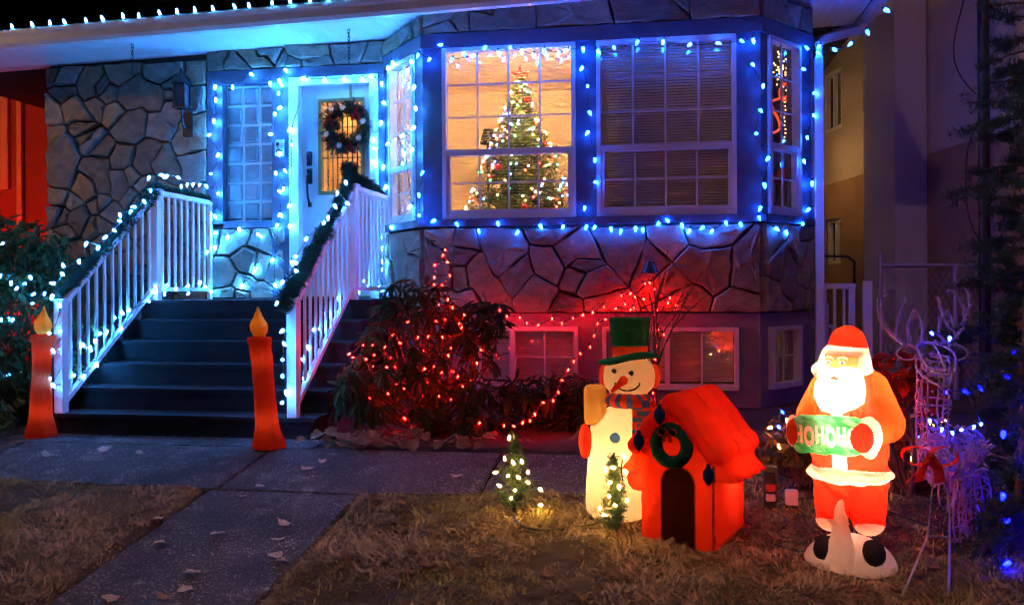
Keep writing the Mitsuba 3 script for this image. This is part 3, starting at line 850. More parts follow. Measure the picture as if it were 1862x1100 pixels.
def ribbon_bow(c, s, M=np.eye(4)):
    L = []
    for sgn in (-1, 1):
        a = np.linspace(0, 2 * math.pi, 14)
        lp = np.c_[sgn * s * (0.55 - 0.55 * np.cos(a)), 0.2 * s * np.sin(a) * 0, 0.38 * s * np.sin(a)]
        for i in range(13):
            p, q = lp[i], lp[i + 1]
            L.append(np.array([p + [0, -.22 * s, 0], p + [0, .22 * s, 0], q + [0, .22 * s, 0], q + [0, -.22 * s, 0]]))
        tl = [np.array([0, 0, 0]), np.array([sgn * .3 * s, -.05 * s, -.5 * s]), np.array([sgn * .42 * s, .05 * s, -1.1 * s])]
        for i in range(2):
            p, q = tl[i], tl[i + 1]; w = np.array([.2 * s, 0, .06 * s])
            L.append(np.array([p - w, p + w, q + w, q - w]))
    V = np.vstack(L) + np.array(c); k = np.arange(len(L))[:, None] * 4
    m = trimesh.Trimesh(V, np.vstack([k + [0, 1, 2], k + [0, 2, 3]]), process=False)
    kn = trimesh.creation.icosphere(1, .17 * s); kn.vertices += np.array(c) + [0, -.08 * s, 0]
    return cat([m, kn])


DREDC = mat('wreath_ribbon', thin((0.28, 0.02, 0.02), 0.5, 0.3))
for a in (2.6, .9, 3.9, 5.0):
    put(Wt + '__bow', ribbon_bow(wc_ + np.array([.185 * math.cos(a), -.07, .185 * math.sin(a)]), .085), DREDC)


def flower(c, r, d=(0, -1, 0.2), n=6):
    V, F = [np.zeros(3)], []
    for i in range(n):
        a = 2 * math.pi * i / n; b = 0.42
        o = len(V)
        V += [np.array([r * .55 * math.cos(a - b), r * .55 * math.sin(a - b), r * .12]), np.array([r * math.cos(a), r * math.sin(a), r * .3]), np.array([r * .55 * math.cos(a + b), r * .55 * math.sin(a + b), r * .12])]
        F += [(0, o, o + 1), (0, o + 1, o + 2)]
    return xf(trimesh.Trimesh(np.array(V), np.array(F), process=False), placed(c, d))


for a, rr in ((.15, .2), (2.2, .2), (3.6, .19), (5.6, .2), (1.6, .17), (4.5, .2)):
    put(Wt + '__flower', flower(wc_ + np.array([rr * math.cos(a), -.10, rr * math.sin(a)]), .038), WFLOWER)

# ---- small things on the wall
t = thing('wall_lantern', 'black lantern on the stone wall left of the glass blocks', 'lantern')
c = np.array([-4.66, 8.08, 3.0])
put(t + '__bracket', cat([tube([(c[0], 8.2, 2.72), (c[0], 8.12, 2.70), (c[0], 8.08, 2.78), (c[0], 8.08, 2.88)], .014, 8), cbox(c[0] - .05, c[0] + .05, 8.18, 8.2, 2.62, 2.86)]), BLACK)
put(t + '__cage', cat([cbox(c[0] + sx * .055 - .007, c[0] + sx * .055 + .007, 8.08 + sy * .055 - .007, 8.08 + sy * .055 + .007, 2.9, 3.12, .002) for sx in (-1, 1) for sy in (-1, 1)] + [cbox(c[0] - .07, c[0] + .07, 8.01, 8.15, 2.88, 2.902)]), BLACK)
put(t + '__cap', xf(lathe([(0, 0), (.10, 0), (.085, .03), (.03, .09), (.012, .12), (.016, .15), (0, .165)], 12), trimesh.transformations.translation_matrix((c[0], 8.08, 3.12))), BLACK, smooth=40)
put(t + '__glass', cbox(c[0] - .045, c[0] + .045, 8.035, 8.125, 2.905, 3.118, .002), mat('lantern_glass', prin((.06, .07, .09), .1, .9)))
t = thing('intercom_plate', 'small white intercom plate on the trim between glass blocks and door', 'intercom')
put(t + '__plate', cbox(-3.735, -3.645, 8.195, 8.218, 2.40, 2.56, .006), WHITE)
put(t + '__button', cat([cbox(-3.72, -3.69, 8.188, 8.196, 2.50, 2.53, .003), cbox(-3.685, -3.66, 8.188, 8.196, 2.44, 2.455, .003), cbox(-3.72, -3.69, 8.188, 8.196, 2.43, 2.46, .003)]), BLACK)
for lab, x, y in (('thin chain hanging from the soffit over the stone wall', -4.98, 7.75), ('thin chain hanging from the soffit over the front door', -2.84, 7.85)):
    t = thing('hanging_chain', lab, 'chain')
    for i in range(9):
        ring = lathe([(.011, -.003), (.0145, 0), (.011, .003), (.008, 0), (.011, -.003)], 8)
        ring.vertices[:, 1] *= 1.9
        M = trimesh.transformations.rotation_matrix(math.pi / 2, (1, 0, 0)); M2 = trimesh.transformations.rotation_matrix((i % 2) * math.pi / 2, (0, 0, 1))
        m = xf(ring, M2 @ M); m.vertices += np.array([x, y, soff(x) - .02 - .034 * i])
        put(t + '__link', m, BLACK)
t = thing('garden_wall_lamp', 'small dark lamp shade on the stone under the bay window', 'lamp')
put(t + '__shade', xf(lathe([(0, .1), (.03, .1), (.075, 0), (.07, 0), (.03, .085), (0, .085)], 14), trimesh.transformations.translation_matrix((-.07, 7.42, 1.2))), BLACK, smooth=30)
put(t + '__arm', tube([(-.07, 7.58, 1.24), (-.07, 7.5, 1.30), (-.07, 7.42, 1.29)], .01, 6), BLACK)

# ------------------------------------------------------------------ plants
def leaf_mesh(L, w, curl=.25, fold=.18):
    ts = np.array([0, .25, .6, .85, 1.0]); ws = np.array([.12, .85, 1.0, .55, .0]) * w / 2
    V, F = [], []
    for t, ww in zip(ts, ws):
        z = -curl * L * t * t
        V += [(L * t, -ww, z + fold * ww), (L * t, 0, z), (L * t, ww, z + fold * ww)]
    for i in range(4):
        o = 3 * i
        F += [(o, o + 3, o + 4), (o, o + 4, o + 1), (o + 1, o + 4, o + 5), (o + 1, o + 5, o + 2)]
    return trimesh.Trimesh(np.array(V), np.array(F), process=False)


def leafplace(p, d, s, roll=0.0):
    """leaf along +x of its mesh placed along d"""
    d = np.asarray(d, float) / np.linalg.norm(d)
    y = np.cross([0, 0, 1], d); y = y / (np.linalg.norm(y) + 1e-9); z = np.cross(d, y)
    y, z = y * math.cos(roll) + z * math.sin(roll), z * math.cos(roll) - y * math.sin(roll)
    M = np.eye(4); M[:3, 0], M[:3, 1], M[:3, 2] = d * s, y * s, z * s; M[:3, 3] = p
    return M


def whorl_shrub(name, label, cat_, mats, spheres, nwhorl, per, L, w, droop, seed, limit=290, fill=2500, root=None, inner=None):
    """an evergreen shrub: stems, whorls of big leaves on its outside (parts), inner small leaves (one part)"""
    q = np.random.default_rng(seed)
    t = thing(name, label, cat_)
    plies = [mikit.ply(leaf_mesh(L, w), m) for m in mats]
    root = np.array(root if root is not None else (np.mean([s[0] for s in spheres], 0) * [1, 1, 0]))
    stems, rest, count = [], [], 0
    tot = sum(s[1][0] * s[1][2] for s in spheres)
    cents = []
    for c, r in spheres:
        n = max(3, int(round(nwhorl * r[0] * r[2] / tot)))
        for i in range(n):
            for _ in range(40):
                d = q.normal(0, 1, 3); d /= np.linalg.norm(d)
                if d[1] < 0.45 and d[2] > -0.75: break
            cents.append((np.array(c) + d * np.array(r) * q.uniform(.8, 1.02), d))
    q.shuffle(cents)
    for p, d in cents:
        if p[2] < 0.06: p = p + [0, 0, 0.08]
        stems.append(tube(spline([root + q.normal(0, .03, 3) * [1, 1, 0], (root * .4 + p * .6) + q.normal(0, .05, 3), p], 7), np.linspace(.010, .004, 7), 4))
        ax = d * 0.7 + np.array([0, -.25, .45]); ax /= np.linalg.norm(ax)
        a_, b_ = np.cross(ax, [.3, .5, .8]), None
        a_ /= np.linalg.norm(a_); b_ = np.cross(ax, a_)
        k0 = q.uniform(0, 6.28)
        for k in range(per):
            an = k0 + 2 * math.pi * k / per + q.normal(0, .15)
            ld = a_ * math.cos(an) + b_ * math.sin(an) + ax * q.uniform(-.1, .6) + np.array([0, 0, -droop * q.uniform(.3, 1.2)])
            M = leafplace(p, ld, q.uniform(.7, 1.15), q.normal(0, .25))
            if count < limit:
                put(t + '__leaf', {**plies[int(q.integers(len(plies)))], 'to_world': T(M)}, None); count += 1
            else: rest.append(xf(leaf_mesh(L, w), M))
    lf = leaf_mesh(L * .62, w * .8)
    for i in range(fill):
        c, r = spheres[int(q.integers(len(spheres)))]
        d = q.normal(0, 1, 3); d /= np.linalg.norm(d)
        p = np.array(c) + d * np.array(r) * q.uniform(.2, .82) ** .6
        if p[2] < .03: continue
        rest.append(xf(lf, leafplace(p, q.normal(0, 1, 3) + [0, -.3, -.3], q.uniform(.6, 1.2), q.normal(0, .5))))
    if rest: stuffpart(put(t + '__inner_foliage', cat(rest), inner or mats[-1]))
    put(t + '__stem', cat(stems), BARK)
    return t


whorl_shrub('rhododendron', 'large dark rhododendron covered in red lights beside the steps', 'shrub', RHODO,
            [((-1.85, 6.35, .55), (.42, .38, .50)), ((-1.50, 6.45, .60), (.30, .35, .38)), ((-2.12, 6.25, .30), (.26, .25, .28)), ((-1.45, 6.2, .22), (.30, .25, .22)), ((-1.80, 6.4, .98), (.30, .25, .16)), ((-1.32, 6.4, .80), (.26, .25, .20))], 66, 8, .16, .042, .6, 21, fill=1200)
whorl_shrub('rhododendron', 'low dark rhododendron without lights below the left basement window', 'shrub', RHODO,
            [((-1.0, 6.55, .20), (.34, .30, .22)), ((-.70, 6.6, .22), (.24, .25, .24))], 30, 8, .14, .04, .7, 22, fill=900)
whorl_shrub('leafy_shrub', 'green leafy shrub with blue lights left of the steps', 'shrub', GREENLEAF,
            [((-4.95, 6.45, .80), (.50, .40, .52)), ((-5.35, 6.3, .45), (.45, .4, .45)), ((-4.75, 6.3, .35), (.25, .3, .35)), ((-5.2, 6.6, 1.30), (.35, .3, .30))], 50, 7, .12, .055, .3, 23, fill=2200)
whorl_shrub('ground_cover_plant', 'low yellowish green plant at the foot of the left candle', 'plant', [GREENLEAF[1], GREENLEAF[0]],
            [((-4.95, 5.62, .06), (.32, .22, .10)), ((-5.1, 5.95, .12), (.3, .2, .14))], 22, 6, .075, .05, .2, 24, fill=200)
whorl_shrub('leafy_shrub', 'dark leafy shrub in front of the red house wall', 'shrub', [BROWNLEAF[1], GREENLEAF[2]],
            [((-6.2, 7.6, 1.35), (.75, .4, .5)), ((-6.6, 7.4, .8), (.6, .4, .6))], 36, 6, .13, .05, .4, 25, fill=2600)
whorl_shrub('russet_shrub', 'russet leaved shrub with coloured lights left of the lit santa', 'shrub', BROWNLEAF,
            [((.69, 5.05, .20), (.18, .18, .2)), ((.86, 5.15, .02), (.24, .2, .18))], 26, 7, .07, .035, .3, 26, fill=800)
whorl_shrub('poinsettia', 'red leaved poinsettia behind the shoulder of the lit santa', 'plant', REDLEAF,
            [((1.20, 4.82, .62), (.15, .12, .13)), ((1.31, 4.80, .52), (.14, .12, .11))], 20, 8, .085, .045, .2, 27, fill=120)
whorl_shrub('pale_leaved_shrub', 'pale leaved shrub between the lit santa and the wire reindeer', 'shrub', [WFLOWER, leafmat('pale_leaf', (.36, .31, .22))],
            [((1.22, 4.82, .34), (.13, .12, .14)), ((1.34, 4.88, .12), (.20, .15, .18)), ((1.52, 4.95, .06), (.16, .15, .18))], 26, 7, .06, .04, .2, 28, fill=500, inner=BROWNLEAF[0])
# bare little tree under the bay
t = thing('bare_sapling', 'bare thin branched sapling wound with red lights before the bay', 'tree')
br = []
q = np.random.default_rng(5)
def grow(p, d, L, r, lev):
    n = 6; pts = [np.array(p)]
    for i in range(n):
        d = d + q.normal(0, .10, 3); d /= np.linalg.norm(d); pts.append(pts[-1] + d * L / n)
    br.append(tube(pts, np.linspace(r, r * .5, n + 1), 5))
    if lev:
        for k in range(3):
            a = pts[2 + k + int(q.integers(0, 2))]
            grow(a, d + q.normal(0, .42, 3) * [1, .5, .3] + [0, 0, .3], L * .62, r * .55, lev - 1)
grow((-.02, 6.85, .03), np.array([.05, 0, 1.0]), .55, .014, 0); trunk = br.pop()
put(t + '__trunk', trunk, BARK)
for k in range(6): grow((-.02 + q.normal(0, .02), 6.85, .25 + .06 * k), np.array([q.uniform(-.35, .45), q.uniform(-.2, .1), 1.0]), .62, .010, 1)
put(t + '__branch', cat(br), BARK)
t = thing('climbing_stem', 'thin climbing stem with two dark leaves at the left corner of the bay', 'plant')
put(t + '__stem', tube(spline([(-1.72, 6.6, .5), (-1.66, 6.7, .9), (-1.62, 6.8, 1.2), (-1.62, 6.9, 1.42)], 12), .006, 5), BARK)
for p, d in (((-1.98, 7.35, 1.43), (-1, -.2, -.1)), ((-1.95, 7.35, 1.46), (.4, -.6, .3))): put(t + '__leaf', xf(leaf_mesh(.17, .08), leafplace(p, d, 1)), RHODO[0])
put(t + '__stem', tube(spline([(-1.62, 6.9, 1.42), (-1.8, 7.15, 1.42), (-1.96, 7.35, 1.45)], 8), .004, 4), BARK)

# fallen leaves
def dead_leaf(s, seed):
    """a curled dry leaf: ragged lobes, raised edges, a stalk"""
    q_ = np.random.default_rng(seed)
    n = 22; a = np.linspace(0, 2 * math.pi, n, endpoint=False)
    lob = 0.72 + 0.26 * np.abs(np.cos(2.5 * (a + q_.normal(0, .06, n)))) - 0.16 * (np.arange(n) % 2) * q_.uniform(.2, 1, n)
    r = lob * (1 + 0.25 * np.cos(a)) * q_.uniform(.85, 1.1, n)
    mid = 0.5
    curl = q_.uniform(.15, .6); ph = q_.uniform(0, 6.28)
    hz = curl * (np.cos(a + ph) ** 2) * r ** 2 + q_.normal(0, .05, n)
    V = np.vstack([np.c_[np.cos(a) * r, np.sin(a) * r * .85, hz], np.c_[np.cos(a) * r * mid, np.sin(a) * r * mid * .85, hz * .3 + .04], [[0, 0, .0]]]) * s
    F = [f for i in range(n) for f in ((i, (i + 1) % n, n + (i + 1) % n), (i, n + (i + 1) % n, n + i), (n + i, n + (i + 1) % n, 2 * n))]
    st = tube(np.array([[-.9, 0, .05], [-1.3, .05, .12], [-1.6, .12, .1]]) * s, .02 * s, 3)
    return cat([trimesh.Trimesh(V, np.array(F), process=False), st])


LEAFP = [mikit.ply(dead_leaf(s, 50 + i), m) for i, (s, m) in enumerate(((.042, DEADLEAF[0]), (.046, DEADLEAF[1]), (.036, DEADLEAF[2]), (.050, DEADLEAF[3]), (.040, DEADLEAF[1]), (.044, DEADLEAF[3]), (.040, DEADLEAF[2]), (.045, DEADLEAF[0])))]
onpath = [(-2.63, 4.30, 3), (-2.33, 4.66, 3), (-2.3, 4.82, 1), (-2.15, 5.15, 1), (-2.45, 4.02, 1), (-2.2, 4.15, 3), (-1.92, 4.3, 3), (-1.86, 4.12, 1), (-1.79, 3.92, 3), (-1.74, 3.88, 1), (-2.1, 3.72, 3), (-2.05, 3.55, 3), (-2.32, 3.45, 1), (-2.1, 3.48, 0),
          (-4.0, 5.25, 1), (-3.7, 5.42, 3), (-3.4, 5.35, 1), (-4.3, 5.1, 1), (-2.1, 5.3, 3), (-1.2, 5.1, 1)]
for x, y, m in onpath:
    k = put('fallen_leaf', LEAFP[{3: (3, 5), 1: (1, 4), 0: (0, 7)}[m][int(rng.integers(2))]], None, to_world=T(placed((x, y, float(g(x, y)) + .026), (rng.normal(0, .12), rng.normal(0, .12), 1), rng.uniform(.8, 1.25), rng.uniform(0, 6))))
    labels[k] = {'label': 'pale fallen leaf lying on the dark garden path', 'category': 'leaf', 'group': 'leaves on the path'}
for i in range(80):
    x = -2.38 + rng.beta(1.3, 2.6) * 1.9; y = 5.58 + abs(rng.normal(0, .24))
    k = put('fallen_leaf', LEAFP[(0, 2, 6, 7, 2, 6)[int(rng.integers(6))]], None, to_world=T(placed((x, y, .03 + rng.uniform(0, .05)), (rng.normal(0, .4), rng.normal(-.3, .4), 1), rng.uniform(.85, 1.5), rng.uniform(0, 6))))
    labels[k] = {'label': 'fallen leaf in the litter below the red lit rhododendron', 'category': 'leaf', 'group': 'leaf litter below the rhododendron'}
for i in range(90):
    x, y = rng.uniform(-1.6, 1.9), rng.uniform(3.3, 4.75)
    k = put('fallen_leaf', LEAFP[(0, 2, 6, 7, 2)[int(rng.integers(5))]], None, to_world=T(placed((x, y, float(lawn_h(np.array([[x]]), np.array([[y]]))[0, 0]) + .02), (rng.normal(0, .35), rng.normal(0, .35), 1), rng.uniform(.6, 1.1), rng.uniform(0, 6))))
    labels[k] = {'label': 'dry brown leaf lying in the lawn right of the path', 'category': 'leaf', 'group': 'dry leaves in the lawn'}
# ------------------------------------------------------------------ lit lawn figures
def lampin(root, pos, M, L, r=.03, w=8, name='lamp'):
    p = trimesh.transform_points([pos], M)[0]
    put(root + '__' + name, {**mikit.ply(trimesh.creation.icosphere(2, r), LAMP, smooth=True), 'emitter': emit(L, w), 'to_world': T().translate([float(a) for a in p])}, None)


def shell(name, c, tr=1.0, rough=.35, v=.08):
    return mat(name, thin(grainy(c, v, 12, 60), rough, tr))


# ---- santa
SA = thing('santa_figure', 'glowing plastic santa holding a green sign on a white base', 'santa figure')
MS = trimesh.transformations.translation_matrix((.845, 4.17, -.19)) @ trimesh.transformations.rotation_matrix(-.28, (0, 0, 1)) @ np.diag([.87, .92, 1, 1])


def santa_parts(P):
    return [
        (0, np.minimum(ell(P, (0, 0, .0), (.232, .18, .15)), cone(P, (-.03, -.125, .06), (-.035, -.075, .30), .075, .016))),     # base
        (1, np.minimum(ell(P, (-.118, -.080, .098), (.050, .085, .052)), ell(P, (.122, -.080, .098), (.054, .09, .054)))),       # boots
        (2, np.minimum(ell(P, (-.09, -.01, .205), (.07, .08, .045)), ell(P, (.095, -.01, .205), (.072, .08, .045)))),           # cuffs
        (3, np.minimum(cone(P, (-.085, 0, .24), (-.075, .01, .42), .082, .11), cone(P, (.09, 0, .24), (.08, .01, .42), .085, .115))),  # trousers
        (4, np.minimum(ell(P, (0, .01, .53), (.195, .15, .14)), np.minimum(ell(P, (0, .01, .66), (.20, .155, .16)), ell(P, (.005, .01, .79), (.165, .125, .13))))),  # coat
        (5, ell(P, (0, .005, .425), (.215, .17, .042))),                                                                        # coat hem
        (6, np.minimum(cone(P, (.12, .0, .81), (.185, -.02, .66), .075, .085), cone(P, (.185, -.02, .66), (.10, -.13, .615), .08, .06))),   # right sleeve
        (6, np.minimum(cone(P, (-.13, .0, .80), (-.195, -.03, .68), .065, .065), cone(P, (-.195, -.03, .68), (-.22, -.11, .63), .06, .05))),
        (7, rbox(P, (-.085, -.175, .615), (.165, .045, .085), .04)),                                                            # sign
        (8, ell(P, (.075, -.205, .615), (.052, .04, .060))), (8, ell(P, (-.250, -.185, .62), (.034, .045, .056))),         # mittens
        (5, np.minimum(ell(P, (.105, -.155, .612), (.060, .05, .092)), ell(P, (-.262, -.135, .62), (.032, .05, .072)))),          # sleeve cuffs
        (9, ell(P, (-.025, -.02, .93), (.088, .092, .10))),                                                                     # face
        (9, ell(P, (-.055, -.118, .915), (.02, .022, .017))),
        (10, np.minimum(ell(P, (-.035, -.075, .80), (.125, .085, .125)), cone(P, (-.04, -.10, .75), (-.045, -.11, .69), .07, .03))),   # beard
        (10, np.minimum(ell(P, (.062, .0, .89), (.052, .075, .115)), ell(P, (-.112, -.005, .89), (.04, .06, .09)))),
        (11, np.minimum(cone(P, (-.055, -.122, .886), (.025, -.10, .872), .024, .012), cone(P, (-.06, -.122, .886), (-.125, -.095, .872), .024, .012))),   # moustache
        (12, ell(P, (-.005, .005, 1.0), (.095, .1, .090))),                                                                     # hat
        (5, ell(P, (-.015, -.005, .978), (.107, .11, .030)) + 0.10 * (P[:, 0] + .015) * 0),                                       # hat band
        (5, np.linalg.norm(P - [-.152, -.03, .888], axis=1) - .030),
    ]


def santa_sdf(P):
    d = smin([x for _, x in santa_parts(P)], .018)
    x, y, z = P.T
    be = (y < -.06) & (z < .88) & (z > .70) & (np.abs(x + .04) < .12)
    d = d + be * .0035 * np.sin(x * 210 + 1.6 * np.sin(z * 60)) + ((z > .2) & (z < .56)) * .003 * np.sin(x * 55 + z * 70 + 2 * np.sin(z * 31))
    return np.maximum(d, -P[:, 2])


def santa_lab(P):
    ps = santa_parts(P)
    ids = np.array([i for i, _ in ps])
    L = ids[np.argmin(np.stack([x for _, x in ps]), 0)]
    x, y, z = P.T
    L[(L == 4) & (y < 0) & (np.abs(x + .035) < .036) & (z < .54)] = 5
    L[(L == 4) & (y < 0) & (z > .66) & (np.abs(np.abs(x + .03) - .02) < .02) & (z < .70)] = 5
    for ex in (-.090, -.022):
        ey = (y < -.06) & (L == 9)
        L[ey & (((x - ex) / .015) ** 2 + ((z - .930) / .0065) ** 2 < 1)] = 13
        L[ey & (((x - ex) / .0065) ** 2 + ((z - .929) / .0062) ** 2 < 1)] = 14
        L[ey & (np.abs(z - .953 + 14 * (x - ex) ** 2) < .0065) & (np.abs(x - ex) < .026)] = 11
    L[(L == 10) & (y < -.08) & (((x + .055) / .022) ** 2 + ((z - .862) / .006) ** 2 < 1)] = 15
    return L


_sx, _sy = math.cos(-.28), math.sin(-.28)


def sign_fn(p, n, uv):
    u = ((p.x - .845) * _sx + (p.y - 4.17) * _sy) / .87
    w = (p.z + .19) - .617
    on = mi.Float(0)
    for i, ch in enumerate('HOHOHO'):
        cx = -.222 + .0515 * i
        a = u - cx + w * .06; b = w + (0.004 if i % 2 else -0.003)
        if ch == 'H':
            d = dr.minimum(dr.maximum(dr.abs(dr.abs(a) - .0145) - .0068, dr.abs(b) - .040), dr.maximum(dr.abs(a) - .0145, dr.abs(b) - .0065))
        else:
            d = dr.abs(dr.sqrt(dr.square(a / .019) + dr.square(b / .034)) - 1) * .022 - .0075
        on = dr.maximum(on, smoothstep(.0015, -.0015, d))
    base = mix((.05, .50, .16), (.22, .80, .42), smoothstep(.35, .65, fbm(p.x * 30 + p.z * 22, p.y * 30, p.z * 30, 3)))
    return mix(base, (.9, .95, .9), on)


SRED = shell('santa_red', (.82, .045, .02)); SWHITE = shell('santa_white', (.92, .84, .74), v=.05); SBASE = shell('santa_base', (.80, .66, .58), v=.10)
SSKIN = shell('santa_skin', (.74, .33, .12)); SBLACK = shell('santa_boot', (.03, .022, .03), .25, .25); SEYE = shell('santa_eye', (.9, .9, .9)); SMIT = shell('santa_mitten', (.42, .045, .025))
SCOAT_LIT = shell('santa_sleeve_lit', (.86, .095, .022)); SSIGN = mat('sign_plastic', thin(proc(sign_fn), .35, 1.0)); SIRIS = shell('santa_iris', (.07, .16, .30))  # sleeves oranger than the coat: their lit look is put into the colour
V_, F_ = nets(santa_sdf, (-.31, -.26, -.02), (.29, .19, 1.1), .0062)
painted(SA, V_, F_, santa_lab, [('base', SBASE), ('boot', SBLACK), ('trouser_cuff', SBASE), ('trousers', SRED), ('coat', SRED), ('white_trim', SWHITE), ('sleeve', SCOAT_LIT), ('sign', SSIGN), ('mitten', SMIT), ('face', SSKIN), ('beard', SWHITE), ('moustache', SWHITE), ('hat', SRED), ('eye', SEYE), ('iris', SIRIS), ('mouth', SMIT)], MS)
lampin(SA, (-.03, -.06, .775), MS, (330, 245, 138), .028, 14)
lampin(SA, (0, .02, .50), MS, (300, 185, 100), .025, 8)
lampin(SA, (-.09, -.085, .615), MS, (150, 150, 120), .016, 4)  # unseen extra bulb, placed to brighten the sign
lampin(SA, (0, .02, .08), MS, (26, 16, 11), .025, 3)  # unseen extra bulb, placed to brighten the base

# ---- snowman
SN = thing('snowman_figure', 'glowing plastic snowman in green top hat and striped scarf behind the inflatable kennel', 'snowman')
MN = trimesh.transformations.translation_matrix((-.22, 4.64, -.13)) @ trimesh.transformations.rotation_matrix(.05, (0, 0, 1))


def snow_parts(P):
    x, y, z = P.T
    q = P.copy(); q[:, 2] = q[:, 2] - (.838 + .02 * np.sin((x - .02) * 14))
    rr = np.hypot(x - .07, y)
    crown = np.maximum(np.abs(z - .955) - .095, rr - (.088 + (z - .87) * .12))
    return [
        (0, smin([cone(P, (0, 0, .15), (.005, 0, .44), .163, .148), ell(P, (.0, 0, .06), (.158, .155, .1))], .05)),
        (1, rbox(P, (-.112, -.045, .60), (.058, .045, .105), .035)),
        (2, ell(P, (-.165, -.05, .41), (.034, .05, .092))),
        (2, ell(P, (.115, -.145, .245), (.062, .05, .066))),
        (3, ell(P, (.065, -.01, .745), (.138, .125, .118))),
        (2, np.minimum(ell(P, (.198, .0, .745), (.03, .05, .065)), ell(P, (-.068, .0, .745), (.026, .05, .06)))),
        (4, ell(q, (.065, -.005, 0), (.168, .155, .020))),
        (5, np.maximum(np.abs(z - .877) - .026, rr - .092)),
        (4, crown),
        (6, ell(P, (.055, -.01, .625), (.135, .135, .045))),
        (6, rbox(P, (.135, -.145, .50), (.058, .022, .135), .018)),
        (8, cone(P, (.035, -.13, .735), (-.022, -.215, .690), .021, .010)),
        (9, np.minimum(np.linalg.norm((P - [-.01, -.150, .445]) * [1, 1.4, 1], axis=1) - .024, np.linalg.norm((P - [-.02, -.160, .310]) * [1, 1.4, 1], axis=1) - .024)),
    ]


def snow_sdf(P):
    return np.maximum(smin([d for _, d in snow_parts(P)], .010), -P[:, 2])


def snow_lab(P):
    ps = snow_parts(P); L = np.array([i for i, _ in ps])[np.argmin(np.stack([d for _, d in ps]), 0)]
    x, y, z = P.T
    hd = (L == 3) & (y < -.05)
    for ex, ez in ((-.012, .780), (.075, .772)): L[hd & ((x - ex) ** 2 + (z - ez) ** 2 < .0125 ** 2)] = 10
    r = np.hypot(x - .055, (z - .738) * 1.15)
    L[hd & (np.abs(r - .066) < .0048) & (z < .722)] = 11
    sc = L == 6
    tail = sc & (z < .60) & (np.abs(x - .135) < .07) & (y < -.10)
    L[tail & (((z * 100) % 6.2) < 2.6) & (x > .10)] = 7
    L[tail & ((((z + .03) * 100) % 6.2) < 2.6) & (x <= .13)] = 7
    a = np.arctan2(x - .055, -y)
    L[sc & ~tail & ((a * 10 + 40) % 4.4 < 1.9)] = 7
    return L


NW = shell('snowman_white', (.92, .81, .58), v=.06); NF = shell('snowman_face', (.86, .66, .42), v=.06); NA = shell('snowman_arm', (.86, .52, .14))
NR = shell('snowman_red', (.82, .07, .03)); NG = shell('snowman_hat_green', (.025, .15, .06), .5, .3); NB = shell('snowman_blue', (.06, .17, .42), .8); NK = shell('snowman_black', (.05, .035, .02), .3)
V_, F_ = nets(snow_sdf, (-.24, -.25, -.02), (.26, .2, 1.08), .0062)
painted(SN, V_, F_, snow_lab, [('body', NW), ('raised_arm', NA), ('mitten', NR), ('head', NF), ('hat', NG), ('hat_band', NR), ('scarf', NR), ('scarf_stripes', NB), ('nose', NR), ('button', NB), ('eye', NK), ('mouth', NK)], MN)
lampin(SN, (0, .02, .30), MN, (105, 71, 34), .03, 8)
lampin(SN, (.06, .02, .74), MN, (24, 15, 7), .025, 3)

# ---- inflatable kennel
KE = thing('inflatable_kennel', 'red inflatable dog kennel with an arched black doorway and a small wreath', 'inflatable kennel')
th = math.atan2(-.42, .90)
MK = trimesh.transformations.translation_matrix((.075, 4.255, -.175)) @ trimesh.transformations.rotation_matrix(th, (0, 0, 1))


def seg2(P, a, b):
    a, b = np.array(a, float), np.array(b, float); q = P[:, [0, 2]]
    h = np.clip((q - a) @ (b - a) / ((b - a) @ (b - a)), 0, 1)
    return np.linalg.norm(q - a - h[:, None] * (b - a), axis=1)


def ken_parts(P):
    u, v, z = P.T
    bul = .018 * np.sin(np.clip(z / .46, 0, 1) * math.pi) + .012 * np.exp(-((z - .05) / .05) ** 2)
    walls = rbox(P, (0, .21, .22), (.185, .20, .25), .045) - bul * .8
    hx = np.abs(u)
    gab = np.maximum(np.maximum(np.abs(v - .21) - .20, (hx * .755 + (z - .70) * .656)), .35 - z)
    def slab(sg):
        d2 = seg2(P, (0, .715), (sg * .195, .492))
        t = np.clip(hx / .195, 0, 1)
        thick = .034 + .010 * np.sin(np.clip(t, 0, 1) * math.pi)
        groove = .014 * (np.exp(-((v - .17) / .008) ** 2) + np.exp(-((v - .33) / .008) ** 2))
        dv = np.abs(v - .21) - .275
        dd = d2 - thick + groove
        return np.minimum(np.maximum(dd, dv), 0) + np.linalg.norm(np.maximum(np.stack([dd, dv], 1) + .03, 0), axis=1) - .03 + np.where((dd < -.03) & (dv < -.03), 0, 0)
    eave = np.minimum(cone(P, (.205, -.01, .478), (.205, .44, .478), .044, .048), cone(P, (-.200, -.01, .478), (-.200, .44, .478), .036, .040))
    return [(0, walls), (0, gab), (1, np.minimum(np.maximum(slab(1), -.5), slab(-1))), (1, eave)]


def ken_sdf(P):
    d = smin([x for _, x in ken_parts(P)], .03)
    d = d + .0018 * np.sin(P[:, 0] * 62 + P[:, 2] * 31) * np.sin(P[:, 2] * 47 + P[:, 1] * 55)
    return np.maximum(d, -P[:, 2] - .005)


